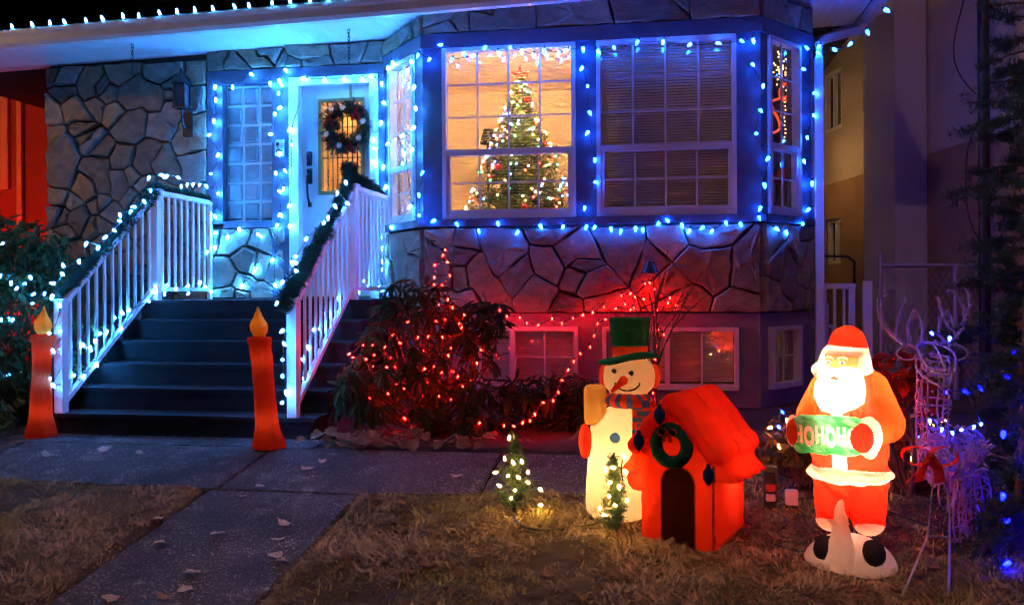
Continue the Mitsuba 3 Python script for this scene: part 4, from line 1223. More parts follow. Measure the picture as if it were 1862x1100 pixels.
def ken_lab(P):
    ps = ken_parts(P); L = np.array([i for i, _ in ps])[np.argmin(np.stack([d for _, d in ps]), 0)]
    u, v, z = P.T
    x = u - .012
    arch = (np.abs(x) < .083) & (z > .022) & ((z < .315) | (np.hypot(x, z - .315) < .083)) & (v < .10)
    L[(L == 0) & arch] = 2
    L[(L == 0) & (v < .06) & (np.abs(u) < .185) & ~arch & (np.abs(x) < .090) & (z > .016) & ((z < .315) | (np.hypot(x, z - .315) < .090))] = 3
    L[(L == 1) & ((np.abs(v - .17) < .0045) | (np.abs(v - .33) < .0045)) & (z > .47)] = 3
    L[(L == 0) & (np.hypot(u - .186, v - .012) < .009) & (z > .03) & (z < .42)] = 3
    return L


KR = shell('kennel_red', (.80, .045, .018), 1.0, .4, .05); KF = shell('kennel_roof_red', (.82, .05, .02), 1.0, .4, .05); KD = shell('kennel_doorway', (.03, .006, .004), .5, .6); KT = shell('kennel_seam', (.30, .03, .015), .6, .5)
V_, F_ = nets(ken_sdf, (-.36, -.14, -.03), (.36, .56, .84), .0068)
painted(KE, V_, F_, ken_lab, [('walls', KR), ('roof', KF), ('doorway', KD), ('seam', KT)], MK)
lampin(KE, (.095, .25, .32), MK, (78, 46, 24), .028, 12)
WG = shell('kennel_wreath_green', (.02, .10, .055), .4, .4, .5); WBL = shell('ornament_blue', (.012, .035, .12), .3, .3)
to = trimesh.creation.torus(.078, .030, 40, 14)
to.vertices += (meshkit.fbm(to.vertices * 40, 2, 3)[:, None] - .5) * .012
Mt = MK @ trimesh.transformations.translation_matrix((.0, -.045, .505)) @ trimesh.transformations.rotation_matrix(math.pi / 2, (1, 0, 0))
put(KE + '__wreath', xf(to, Mt), WG, smooth=True)
put(KE + '__wreath_bow', xf(ribbon_bow((0, 0, 0), .045), MK @ trimesh.transformations.translation_matrix((-.005, -.085, .575))), RIBBON)
drop = lathe([(0, -.055), (.012, -.045), (.027, -.015), (.024, .012), (.010, .03), (.009, .045), (0, .047)], 12)
for p in ((-.035, -.10, .66), (-.150, -.085, .525), (.195, -.075, .40)):
    put(KE + '__ornament', xf(drop, MK @ trimesh.transformations.translation_matrix(p)), WBL, smooth=40)
put(KE + '__tether', cat([tube(spline([(-.22, -.09, .45), (-.225, -.12, .40), (-.21, -.13, .33)], 8) @ MK[:3, :3].T + MK[:3, 3], .003, 4), tube(spline([(.23, .22, .34), (.25, .24, .36), (.24, .27, .33), (.27, .3, .30)], 9) @ MK[:3, :3].T + MK[:3, 3], .003, 4)]), BLACK)

# ---- candles
CR = shell('candle_red', (.78, .075, .025), 1.0, .35, .12); CFL = shell('candle_flame', (.85, .33, .04), .9, .35, .2)
for (x, y, ln, lb) in ((-4.48, 5.80, .03, 'tall red plastic candle standing left of the steps'), (-2.60, 5.59, -.085, 'tall red plastic candle standing right of the steps')):
    t = thing('candle_figure', lb, 'candle decoration')
    M = trimesh.transformations.translation_matrix((x, y, float(g(x, y)) + .012))
    M[0, 2] = ln

    def can_sdf(P, sd=x):
        X, Y, Z_ = P.T
        a = np.arctan2(Y, X); r = np.hypot(X, Y)
        dr_ = np.abs(np.sin(a * 4.5 + sd)) ** 6 * np.clip((Z_ - .72 + .22 * np.abs(np.sin(a * 2.25 + sd * 3))) / .03, 0, 1)
        R0 = .067 + .007 * dr_ + .032 * np.exp(-(Z_ / .10) ** 2) + .012 * np.clip(1 - Z_ / .5, 0, 1) + .010 * np.clip((Z_ - .68) / .05, 0, 1)
        R0 = R0 + .007 * (meshkit.noise(np.c_[np.cos(a) * 3.5 + sd, np.sin(a) * 3.5, Z_ * 4]) - .5) * 2
        body = np.maximum(r - R0, np.abs(Z_ - .365) - .380)
        fl = cone(P, (0, 0, .795), (0, 0, .815), .056, .057)
        tip = cone(P, (0, 0, .82), (.004, 0, .955), .054, .003)
        return np.maximum(smin([body, smin([fl, tip], .02)], .008), -Z_)
    V_, F_ = nets(can_sdf, (-.13, -.13, -.02), (.13, .13, .97), .0075)
    painted(t, V_, F_, lambda P: (P[:, 2] > .752).astype(int), [('column', CR), ('flame', CFL)], M)
    lampin(t, (0, 0, .18), M, (9.0, 5.8, 3.6), .024, 2)  # unseen lamps inside, placed to give the candle a faint glow
    lampin(t, (0, 0, .83), M, (6.0, 3.9, 1.8), .016, 1)
    lampin(t, (0, 0, .60), M, (5.5, 3.6, 2.2), .024, 2)

# ---- little trees with warm lights
def mini_tree(label, x, y, h, rb, seed, pts):
    t = thing('mini_tree', label, 'lit mini tree')
    q = np.random.default_rng(seed); z0 = float(g(x, y))
    L = []
    for k in range(46):
        z = z0 + h * (.12 + .86 * k / 46); a = q.uniform(0, 6.28); r = rb * (1 - (z - z0) / h) * q.uniform(.6, 1.2) + .02
        e = np.array([x + r * math.cos(a), y + r * math.sin(a), z + r * .55])
        L.append(tinsel([(x, y, z), ((x + e[0]) / 2, (y + e[1]) / 2, (z + e[2]) / 2 - .004), e], .026, 900, seed + k, w=.0016))
    put(t + '__foliage', cat(L), PINE)
    put(t + '__stake', tube([(x, y, z0 - .05), (x + .004, y, z0 + h * .5), (x, y, z0 + h)], [.009, .007, .004], 6), BLACK)
    s = thing('mini_light_string', 'warm white bulbs wound round the ' + label.replace('small dark ', ''), 'string lights')
    prev = []
    for p in pts:
        bulb(s + '__bulb', p, q.normal(0, 1, 3) + [0, -.6, .4], _small, LWARM, 1.15)
        prev.append(np.array(p))
    put(s + '__wire', tube(spline(prev, 50), .0018, 4), WIRE)


MT = [[[-0.777,4.534,0.283],[-0.798,4.535,0.174],[-0.832,4.511,0.12],[-0.742,4.493,0.163],[-0.711,4.474,0.097],[-0.7,4.501,0.169],[-0.672,4.503,0.121],[-0.806,4.474,0.052],[-0.734,4.474,0.04],[-0.67,4.55,0.053],[-0.603,4.522,-0.047],[-0.757,4.489,-0.007],[-0.615,4.505,0.045],[-0.789,4.548,0.085]],[[-0.166,4.352,0.234],[-0.265,4.348,0.17],[-0.245,4.311,0.124],[-0.157,4.319,0.168],[-0.292,4.334,-0.009],[-0.243,4.285,0.071],[-0.219,4.324,0.017],[-0.157,4.302,0.038],[-0.28,4.35,-0.04],[-0.196,4.285,0.126],[-0.211,4.334,0.196]]]
mini_tree('small dark stake tree left of the snowman', -.75, 4.55, .45, .12, 61, MT[0])
mini_tree('small dark stake tree in front of the snowman', -.22, 4.36, .42, .10, 62, MT[1])
# bulbs of each string: metres in the world
B = {
 'glassblockwindow': [[-4.41,8.17,1.86],[-4.37,8.17,1.83],[-4.32,8.17,2.04],[-4.41,8.17,2.24],[-4.31,8.17,2.44],[-4.43,8.17,2.62],[-4.37,8.17,2.78],[-4.35,8.17,2.99],[-4.35,8.17,3.12],[-4.17,8.17,3.11],[-3.98,8.17,3.22],[-3.77,8.17,3.13],[-3.68,8.17,3.15],[-3.62,8.17,3.25],[-3.64,8.17,3.08],[-3.68,8.17,3.02],[-3.65,8.17,2.88],[-3.72,8.17,2.82],[-3.75,8.17,2.61],[-3.68,8.17,2.44],[-3.63,8.17,2.26],[-3.72,8.17,2.24],[-3.63,8.17,2.09],[-3.69,8.17,2.06],[-3.67,8.17,1.83],[-3.67,8.17,1.83],[-3.7,8.17,1.73],[-3.74,8.17,1.39],[-3.74,8.17,1.14]],
 'underglass': [[-4.42,8.17,1.47],[-4.36,8.17,1.52],[-4.34,8.17,1.65],[-4.22,8.17,1.62],[-4.11,8.17,1.7],[-3.89,8.17,1.62],[-3.94,8.17,1.28],[-4.07,8.17,1.14],[-3.89,8.17,1.62],[-3.94,8.17,1.29],[-4.07,8.17,1.14]],
 'door': [[-3.57,8.17,1.92],[-3.55,8.17,2.5],[-3.55,8.17,2.67],[-3.4,8.17,3.15],[-3.2,8.17,3.14],[-3.01,8.17,3.14],[-2.82,8.17,3.13],[-2.71,8.17,3.13],[-2.63,8.17,3.08],[-2.62,8.17,2.89],[-2.63,8.17,2.7],[-2.72,8.17,2.54],[-2.67,8.17,2.43],[-2.71,8.17,2.33],[-3.57,8.17,1.72]],
 'bayleftwindow': [[-2.61,8.17,2.28],[-2.58,8.17,2.08],[-2.5,8.0,2.46],[-2.52,8.03,3.19],[-2.45,7.94,3.21],[-2.18,7.62,3.12],[-2.12,7.55,2.88],[-2.12,7.55,2.69],[-2.12,7.55,2.52],[-2.27,7.73,2.48],[-2.15,7.58,2.33],[-2.27,7.73,2.33],[-2.18,7.63,1.83],[-2.49,7.99,1.67]],
 'bayleftcorner': [[-2.07,7.5,3.15],[-1.97,7.52,3.11],[-1.86,7.52,3.22],[-2.04,7.52,2.12],[-2.08,7.5,1.92],[-2.08,7.51,1.73]],
 'windowtop': [[-1.77,7.52,3.1],[-1.65,7.52,3.11],[-1.57,7.52,3.11],[-1.47,7.52,3.19],[-1.36,7.52,3.14],[-1.25,7.52,3.17],[-1.16,7.52,3.14],[-1.05,7.52,3.1],[-0.96,7.52,3.14],[-0.83,7.52,3.11],[-0.76,7.52,3.13],[-0.63,7.52,3.14],[-0.51,7.52,3.11],[-0.37,7.52,3.13],[-0.16,7.52,3.17],[0.05,7.52,3.16],[0.28,7.52,3.12],[0.48,7.52,3.12],[0.68,7.52,3.13],[0.78,7.52,3.14]],
 'middlepost': [[-0.63,7.52,2.97],[-0.59,7.52,2.81],[-0.58,7.52,2.59],[-0.58,7.52,2.42],[-0.53,7.52,2.19],[-0.54,7.52,1.99],[-0.62,7.52,1.78]],
 'sill': [[-1.93,7.52,1.69],[-1.75,7.52,1.66],[-1.55,7.52,1.6],[-1.38,7.52,1.66],[-1.19,7.52,1.58],[-1.01,7.52,1.63],[-0.8,7.52,1.62],[-0.6,7.52,1.62],[-0.53,7.52,1.61],[-0.4,7.52,1.6],[-0.31,7.52,1.58],[-0.19,7.52,1.6],[-0.13,7.52,1.59],[0.01,7.52,1.63],[0.09,7.52,1.63],[0.19,7.52,1.62],[0.26,7.52,1.57],[0.38,7.52,1.59],[0.45,7.52,1.56],[0.55,7.52,1.63],[0.67,7.52,1.62],[0.82,7.52,1.67],[0.96,7.62,1.58],[1.07,7.77,1.56],[1.24,7.98,1.62]],
 'bayrightpost': [[0.77,7.52,2.93],[0.86,7.49,2.75],[0.83,7.52,2.55],[0.8,7.52,2.35],[0.91,7.56,2.16],[0.86,7.48,1.94],[0.84,7.52,1.75]],
 'bayrightcorner': [[1.31,8.06,3.16],[1.24,7.98,2.98],[1.36,8.15,2.8],[1.36,8.15,2.61],[1.29,8.04,2.4],[1.25,7.99,2.19],[1.35,8.15,2.02],[1.33,8.15,1.78]],
 'swag': [[1.41,8.1,3.21],[1.39,8.13,3.16],[1.5,7.98,3.14],[1.62,7.8,3.14],[1.71,7.67,3.2],[1.81,7.51,3.32]],
 'leftstairgarland': [[-4.4,5.84,1.05],[-4.4,5.86,1.13],[-4.4,5.93,1.21],[-4.4,5.96,1.25],[-4.4,6.13,1.32],[-4.4,6.23,1.46],[-4.4,6.38,1.43],[-4.4,6.48,1.52],[-4.4,6.56,1.58],[-4.4,6.67,1.65],[-4.4,6.65,1.72],[-4.4,6.82,1.76],[-4.4,6.89,1.79],[-4.4,6.99,1.86],[-4.4,7.11,1.97]],
 'leftuppergarland': [[-4.4,7.09,2.08],[-4.4,7.25,2.11],[-4.4,7.31,2.12],[-4.4,7.38,2.13],[-4.4,7.54,2.13],[-4.4,7.61,2.06],[-4.4,7.72,2.09],[-4.4,7.83,2.11],[-4.4,7.96,2.12],[-4.4,8.06,2.12],[-4.4,8.32,2.06]],
 'leftbottom': [[-4.4,5.8,0.45],[-4.4,5.81,0.76],[-4.4,5.91,0.95],[-4.4,5.94,0.77],[-4.4,5.82,0.65],[-4.4,5.93,0.55],[-4.4,5.82,0.4],[-4.4,5.95,0.36],[-4.4,6.07,0.44],[-4.4,6.19,0.43],[-4.4,6.17,0.67],[-4.4,6.28,0.64],[-4.4,6.33,0.51],[-4.4,6.29,0.61],[-4.4,6.33,0.7],[-4.4,6.41,0.74],[-4.4,6.48,0.76],[-4.4,6.6,0.86],[-4.4,6.7,0.88],[-4.4,6.68,0.76],[-4.4,6.79,0.92],[-4.4,7.06,0.99],[-4.4,7.13,1.07],[-4.4,7.19,1.13],[-4.4,7.34,1.12],[-4.4,7.32,1.06],[-4.4,7.52,1.1],[-4.4,7.75,1.13],[-4.4,7.75,1.06],[-4.4,7.95,1.17],[-4.4,8.07,1.12],[-4.4,8.16,1.07]],
 'rightstairgarland': [[-2.6,5.6,0.98],[-2.6,5.69,1.12],[-2.6,5.92,1.18],[-2.6,5.92,1.24],[-2.6,5.83,1.26],[-2.6,5.88,1.29],[-2.6,6.1,1.44],[-2.6,6.45,1.58],[-2.6,6.52,1.63],[-2.6,6.64,1.73],[-2.6,6.91,1.77],[-2.6,6.73,1.84],[-2.6,6.9,1.95]],
 'rightbottom': [[-2.6,5.81,0.29],[-2.6,5.87,0.37],[-2.6,5.81,0.48],[-2.6,5.8,0.59],[-2.6,5.82,0.71],[-2.6,5.84,0.8],[-2.6,6.18,0.43],[-2.6,6.17,0.56],[-2.6,6.26,0.66],[-2.6,6.39,0.77],[-2.6,6.54,0.8],[-2.6,6.65,0.91],[-2.6,6.86,0.9],[-2.6,6.87,1.02],[-2.6,7.37,1.07],[-2.6,7.61,1.16],[-2.6,7.65,1.1],[-2.6,7.95,1.11],[-2.6,8.12,1.08],[-2.6,8.12,1.28],[-2.6,8.09,1.36],[-2.6,8.08,1.48],[-2.6,8.06,1.58]],
 'leftbush': [[-5.04,6.13,1.46],[-5.03,6.19,1.16],[-5.24,6.42,1.19],[-5.24,6.33,1.22],[-4.93,6.14,1.11],[-4.96,6.27,1.14],[-4.95,6.29,1.2],[-4.8,6.16,1.06],[-4.89,6.39,1.07],[-5.09,6.15,0.87],[-5.12,6.26,0.87],[-5.11,6.31,0.86],[-5.01,6.27,0.45],[-5.0,6.33,0.44],[-5.24,6.4,0.4],[-5.34,6.48,0.98],[-4.87,6.21,0.98],[-4.89,6.36,0.9]],
 'redbush': [[-1.55,6.31,1.37],[-1.53,6.19,1.33],[-1.49,6.1,1.27],[-1.64,6.39,1.26],[-1.6,6.19,1.17],[-1.49,6.19,1.18],[-1.58,6.37,1.11],[-1.62,6.28,1.1],[-1.51,6.24,1.01],[-1.5,6.33,0.95],[-1.54,6.11,0.96],[-1.41,6.31,0.89],[-1.42,6.21,0.83],[-1.38,6.13,0.81],[-1.54,6.3,0.85],[-1.65,6.38,0.84],[-1.78,6.16,0.84],[-1.94,6.29,0.75],[-1.87,6.19,0.69],[-1.76,6.32,0.73],[-1.68,6.32,0.74],[-1.54,6.17,0.74],[-1.52,6.35,0.73],[-1.39,6.3,0.69],[-1.33,6.3,0.69],[-1.3,6.35,0.63],[-1.3,6.23,0.55],[-1.37,6.33,0.41],[-1.45,6.36,0.36],[-1.41,6.13,0.46],[-1.52,6.35,0.47],[-1.55,6.22,0.48],[-1.56,6.24,0.54],[-1.49,6.14,0.61],[-1.5,6.31,0.65],[-1.7,6.19,0.63],[-1.66,6.36,0.51],[-1.67,6.18,0.51],[-1.75,6.27,0.44],[-1.67,6.22,0.4],[-1.64,6.28,0.37],[-1.9,6.16,0.52],[-1.96,6.15,0.52],[-1.97,6.32,0.57],[-2.01,6.33,0.65],[-2.09,6.27,0.67],[-2.21,6.38,0.66],[-2.23,6.16,0.61],[-2.29,6.36,0.56],[-2.11,6.15,0.57],[-2.13,6.39,0.58],[-2.1,6.29,0.52],[-2.15,6.28,0.35],[-2.16,6.39,0.26],[-2.19,6.34,0.19],[-2.09,6.34,0.16],[-1.94,6.12,0.33],[-1.9,6.21,0.39],[-1.81,6.13,0.37],[-1.88,6.16,0.31],[-1.83,6.16,0.15],[-1.75,6.36,0.29],[-1.55,6.14,0.31],[-1.5,6.19,0.29],[-1.55,6.25,0.19],[-1.65,6.35,0.07],[-1.74,6.39,0.0],[-1.8,6.31,0.01]],
 'redwall': [[-1.54,7.48,0.92],[-1.47,7.48,0.94],[-1.36,7.48,0.9],[-1.29,7.48,0.85],[-1.18,7.48,0.84],[-1.12,7.48,0.79],[-1.01,7.48,0.77],[-0.9,7.48,0.83],[-0.82,7.48,0.79],[-0.72,7.48,0.83],[-0.63,7.48,0.86],[-0.63,7.48,0.86],[-0.55,7.48,0.88],[-0.46,7.48,0.93],[-0.35,7.48,0.91],[-0.23,7.48,0.9],[-0.21,7.48,0.92],[-0.28,7.48,0.95],[-0.31,7.48,1.02],[-0.23,7.48,1.04],[-0.2,7.48,1.01],[-0.13,7.48,0.99],[-0.12,7.48,1.12],[-0.08,7.48,1.13],[-0.03,7.48,1.07],[0.09,7.48,1.0],[0.08,7.48,0.96],[0.14,7.48,0.93]],
 'redlow': [[-0.41,6.9,0.83],[-0.47,6.9,0.81],[-0.49,6.81,0.72],[-0.52,6.71,0.64],[-0.59,6.65,0.59],[-0.63,6.58,0.54],[-0.66,6.5,0.48],[-0.71,6.4,0.41],[-0.72,6.3,0.34],[-0.74,6.22,0.29],[-0.82,6.2,0.27],[-0.86,6.09,0.21],[-0.88,6.04,0.17],[-0.93,6.02,0.16],[-1.0,6.0,0.13],[-1.06,6.0,0.14],[-1.23,6.02,0.15]],
 'redtrunk': [[-0.02,6.85,0.92],[-0.03,6.85,0.87],[0.0,6.85,0.76],[0.03,6.85,0.73],[-0.04,6.85,0.54],[-0.02,6.85,0.44],[-0.04,6.85,0.28],[-0.05,6.85,0.23]],
 'blueright': [[1.94,6.41,0.36],[2.04,6.42,0.37],[2.15,6.44,0.4],[2.21,6.45,0.46],[2.32,6.47,0.48],[2.38,6.48,0.63],[2.44,6.49,0.69]],
 'colourshrub': [[0.65,4.92,0.41],[0.63,4.92,0.33],[0.6,4.92,0.32],[0.63,4.92,0.23],[0.7,4.93,-0.04],[1.18,5.01,0.51],[1.29,5.03,0.54],[1.2,5.02,0.41],[1.29,5.03,0.34],[1.53,5.07,0.35],[1.57,5.08,0.31],[1.32,5.04,0.2],[1.33,5.04,0.16],[1.47,5.06,0.17],[1.28,5.03,0.25],[1.39,5.05,0.27],[1.64,5.09,0.25],[1.44,5.06,0.34],[1.23,5.02,0.25],[0.68,4.93,0.37]],
}
# ---- wire reindeer
RD = thing('wire_reindeer', 'wire frame reindeer with looping antlers standing at the right', 'reindeer figure')
CORD = mat('light_tinted_cord', prin(grainy((.32, .25, .55), .25, 20), .45))  # white cord, the blue light on it put into a lilac colour
q = np.random.default_rng(77)


def wiggle(pts, amp, n, r=.0048, s=5):
    p = spline(pts, n)
    w = np.cumsum(q.normal(0, 1, (n, 3)), 0); w -= np.linspace(0, 1, n)[:, None] * w[-1]
    p = p + w / max(np.abs(w).max(), 1e-6) * amp
    return tube(p, r, s)


def wrap_cord(path, rad, turns, r=.0050):
    p = spline(path, int(turns * 10)); t = np.gradient(p, axis=0); t /= np.linalg.norm(t, axis=1, keepdims=True)
    a = np.cross(t, [.3, .9, .2]); a /= np.linalg.norm(a, axis=1, keepdims=True); b = np.cross(t, a)
    th_ = np.linspace(0, turns * 2 * math.pi, len(p)) + q.normal(0, .25, len(p))
    R_ = rad * (1 + q.normal(0, .18, len(p)))[:, None]
    return tube(p + R_ * (np.cos(th_)[:, None] * a + np.sin(th_)[:, None] * b), r, 4)


def loops(c, r, n, spread, rr=.0042):
    L = []
    for _ in range(n):
        d = q.normal(0, 1, 3); d /= np.linalg.norm(d)
        p = np.array(c) + d * np.array(r)
        a = np.cross(d, q.normal(0, 1, 3)); a /= np.linalg.norm(a); b = np.cross(d, a)
        s = spread * q.uniform(.5, 1.3); t0 = q.uniform(0, 6.28)
        tt = np.linspace(t0, t0 + q.uniform(3.5, 6.8), 14)
        L.append(tube(p + s * (np.cos(tt)[:, None] * a + np.sin(tt)[:, None] * b * q.uniform(.35, .9)) + d * q.uniform(-.01, .03), rr, 4))
    return L


def lights_on(c, r, n):
    L = []
    for _ in range(n):
        d = q.normal(0, 1, 3); d /= np.linalg.norm(d)
        m = lathe([(0, 0), (.005, 0), (.005, .014), (.003, .026), (0, .028)], 5)
        L.append(xf(m, placed(np.array(c) + d * np.array(r), d + q.normal(0, .5, 3))))
    return L


ax0, ax1 = np.array([1.21, 4.20, .30]), np.array([1.55, 4.68, .29])      # chest to rump
axd = (ax1 - ax0) / np.linalg.norm(ax1 - ax0); axs = np.cross(axd, [0, 0, 1.0])
def girth(f): return .118 * (1 - .45 * abs(2 * f - .9) ** 3) - .012 * math.sin(f * math.pi)
def skin(f, a): return ax0 + (ax1 - ax0) * f + girth(f) * (axs * math.cos(a) * .82 + np.array([0, 0, 1.05]) * math.sin(a))
body = []
for k in range(9):
    a = 2 * math.pi * k / 9
    body.append(tube(np.array([skin(f, a + .25 * math.sin(5 * f + k)) for f in np.linspace(0, 1, 16)]) + q.normal(0, .003, (16, 3)), .0042, 5))
for f in np.linspace(0, 1, 8):
    body.append(tube(np.array([skin(f, a) for a in np.linspace(0, 2 * math.pi, 20)]) + q.normal(0, .003, (20, 3)), .0045, 5))
for _ in range(62):                                                     # small loops of cord lying on the frame
    f, a = q.uniform(.02, .98), q.uniform(0, 6.28); s = q.uniform(.05, .10)
    body.append(tube(np.array([skin(f + s * .9 * math.cos(t), a + s * 7 * math.sin(t)) for t in np.linspace(0, q.uniform(3.6, 6.6), 13)]) + q.normal(0, .003, (13, 3)), .0040, 4))
for f in np.linspace(.08, .95, 9):                                      # ends of cord hanging under the belly
    p = skin(f, -math.pi / 2 + q.normal(0, .4)); body.append(tube(spline([p, p + [q.normal(0, .015), 0, -.05], p + [q.normal(0, .02), 0, -.09 - .05 * q.random()]], 7), .0040, 4))
put(RD + '__body_frame', cat(body), CORD)
stuffpart(put(RD + '__unlit_bulbs', cat(lights_on((ax0 + ax1) / 2, (.14, .2, .115), 70) + lights_on((1.2, 4.16, .55), (.06, .05, .17), 24)), CORD))
nk = [(1.22, 4.22, .36), (1.205, 4.19, .52), (1.20, 4.16, .66), (1.19, 4.13, .76)]
neck = [tube(spline(np.array(nk) + np.array([.068 * math.cos(a), .05 * math.sin(a), 0]) * [1, 1, 1], 14) * 1.0 + q.normal(0, .002, (14, 3)), .0045, 5) for a in np.linspace(0, 2 * math.pi, 7)[:-1]]
neck += [tube(np.array([(nx_ + .066 * math.cos(a), ny_ + .05 * math.sin(a), nz_ + .012 * math.sin(a)) for a in np.linspace(0, 2 * math.pi, 16)]), .0042, 5) for nx_, ny_, nz_ in spline(nk, 5)]
neck += loops((1.205, 4.17, .58), (.06, .05, .14), 9, .026)
put(RD + '__neck_frame', cat(neck), CORD)
head = [tube(spline([(1.12, 4.13, .80), (1.125, 4.02, .745), (1.165, 3.965, .705), (1.215, 3.965, .705), (1.25, 4.02, .745), (1.255, 4.13, .80), (1.19, 4.17, .825), (1.12, 4.13, .80)], 30), .005, 5),
        tube(spline([(1.125, 4.12, .76), (1.15, 4.02, .665), (1.19, 3.97, .65), (1.23, 4.02, .665), (1.25, 4.12, .76)], 20), .005, 5),
        tube(spline([(1.165, 3.965, .705), (1.165, 3.96, .675), (1.175, 3.975, .65)], 6), .0045, 5), tube(spline([(1.215, 3.965, .705), (1.215, 3.96, .675), (1.205, 3.975, .65)], 6), .0045, 5),
        tube(spline([(1.19, 4.17, .825), (1.19, 4.05, .79), (1.19, 3.965, .715)], 8), .0045, 5)] + loops((1.19, 4.08, .75), (.05, .06, .045), 5, .024)
put(RD + '__head_frame', cat(head), CORD)
put(RD + '__ear', tube(spline([(1.255, 4.14, .80), (1.31, 4.15, .81), (1.34, 4.15, .775), (1.30, 4.14, .75), (1.255, 4.13, .77)], 16), .0045, 5), CORD)
put(RD + '__ear', tube(spline([(1.12, 4.13, .80), (1.07, 4.13, .81), (1.04, 4.13, .775), (1.08, 4.13, .75), (1.12, 4.13, .77)], 16), .0045, 5), CORD)
aL = [(1.18, 4.15, .83), (1.10, 4.14, .81), (1.02, 4.12, .86), (.975, 4.12, .95), (1.00, 4.12, 1.065)]
aR = [(1.20, 4.15, .83), (1.27, 4.16, .83), (1.325, 4.17, .89), (1.33, 4.17, .98), (1.265, 4.16, 1.055)]
for main, tines in ((aL, [[(1.02, 4.12, .86), (.965, 4.11, .93), (.96, 4.11, 1.02)], [(1.04, 4.13, .85), (1.05, 4.12, .94), (1.085, 4.13, 1.03)], [(1.10, 4.14, .82), (1.09, 4.12, .90), (1.115, 4.13, .97), (1.145, 4.13, .90), (1.13, 4.14, .82)]]),
                    (aR, [[(1.30, 4.17, .86), (1.25, 4.15, .92), (1.225, 4.16, 1.03)], [(1.26, 4.16, .83), (1.22, 4.14, .90), (1.25, 4.15, .96), (1.28, 4.15, .90)], [(1.32, 4.17, .90), (1.35, 4.17, .96), (1.345, 4.17, 1.06)]])):
    L = [tube(spline(main, 22), .0062, 6), wrap_cord(main, .0095, 8, .0036)]
    for tn in tines: L += [tube(spline(tn, 12), .0050, 5), wrap_cord(tn, .008, 4, .0032)]
    put(RD + '__antler', cat(L), CORD)
FR = mat('blue_grey_rod', prin((.22, .24, .38), .35, metallic=.4))
for p in ([(1.20, 4.16, .24), (1.145, 4.06, -.01), (.955, 3.80, -.235)], [(1.265, 4.17, .24), (1.235, 4.06, -.01), (1.15, 3.80, -.235)]):
    put(RD + '__leg', tube(p, .0055, 6), FR)
put(RD + '__leg_brace', tube([(1.143, 4.06, -.008), (1.236, 4.06, -.008)], .005, 6), FR)
for p in ([(1.40, 4.42, .16), (1.38, 4.40, 0), (1.39, 4.40, -.15)], [(1.54, 4.62, .18), (1.57, 4.64, .02), (1.59, 4.68, -.12)], [(1.47, 4.50, .16), (1.46, 4.5, 0), (1.47, 4.5, -.14)]):
    L = [wiggle(np.array(p) + [dx, 0, 0], .010, 16) for dx in (-.028, .0, .03)] + [wrap_cord(p, .030, 5, .004)] + loops(np.mean(p, 0), (.028, .028, .12), 4, .022)
    put(RD + '__leg', cat(L), CORD)
RB = thing('red_bow', 'red ribbon bow tied on the chest of the wire reindeer', 'bow')
put(RB + '__loops', ribbon_bow((1.155, 4.06, .34), .105), RIBBON)
put(RB + '__streamer', cat([tube(spline([(1.15, 4.05, .33), (1.09, 4.03, .27), (1.05, 4.04, .22)], 8), [.004] * 8, 4)]), RIBBON)

# ---- power stake, little boxes and cables on the lawn
t = thing('power_stake', 'green garden power stake with plugs behind the inflatable kennel', 'power stake')
GREENP = mat('green_plastic', prin((.05, .10, .055), .4)); REDP = mat('red_plastic', prin((.45, .03, .03), .4)); WHITEP = mat('white_plastic', prin((.65, .62, .58), .45))
put(t + '__case', cat([cbox(.535, .605, 4.74, 4.79, -.07, .14, .008)]), GREENP)
put(t + '__spike', lathe([(0, -.2), (.012, -.07), (0, -.07)], 6).apply_translation((.57, 4.765, 0)), BLACK)
for z, m in ((.02, REDP), (-.03, WHITEP), (.08, BLACK)): put(t + '__plug', cbox(.545, .59, 4.705, 4.74, z, z + .03, .004), m)
t = thing('transformer_box', 'small pale transformer box with a cord on the lawn left of santa', 'transformer')
put(t + '__case', xf(cbox(-.03, .03, -.025, .025, 0, .075, .006), trimesh.transformations.translation_matrix((.68, 4.78, -.06))), WHITEP)
put(t + '__cord', tube(spline([(.68, 4.75, -.06), (.72, 4.6, -.095), (.66, 4.45, -.12), (.62, 4.35, -.135)], 14), .004, 5), BLACK)
for lab, p in (('black power cord curving over the lawn between kennel and santa', [(.57, 4.7, -.09), (.6, 4.5, -.12), (.52, 4.3, -.14), (.7, 4.2, -.15), (.82, 4.22, -.15)]), ('black power cord lying in the lawn behind santa', [(.6, 4.75, -.08), (.9, 4.9, -.06), (1.2, 4.7, -.09), (1.4, 4.4, -.12)]), ('thin cord running over the lawn to the snowman', [(-.75, 4.5, -.11), (-.6, 4.35, -.14), (-.4, 4.4, -.13), (-.25, 4.5, -.12)])):
    t = thing('extension_cable', lab, 'cord'); own(t, tube(spline(p, 30) + [0, 0, .012], .0045, 5), BLACK)

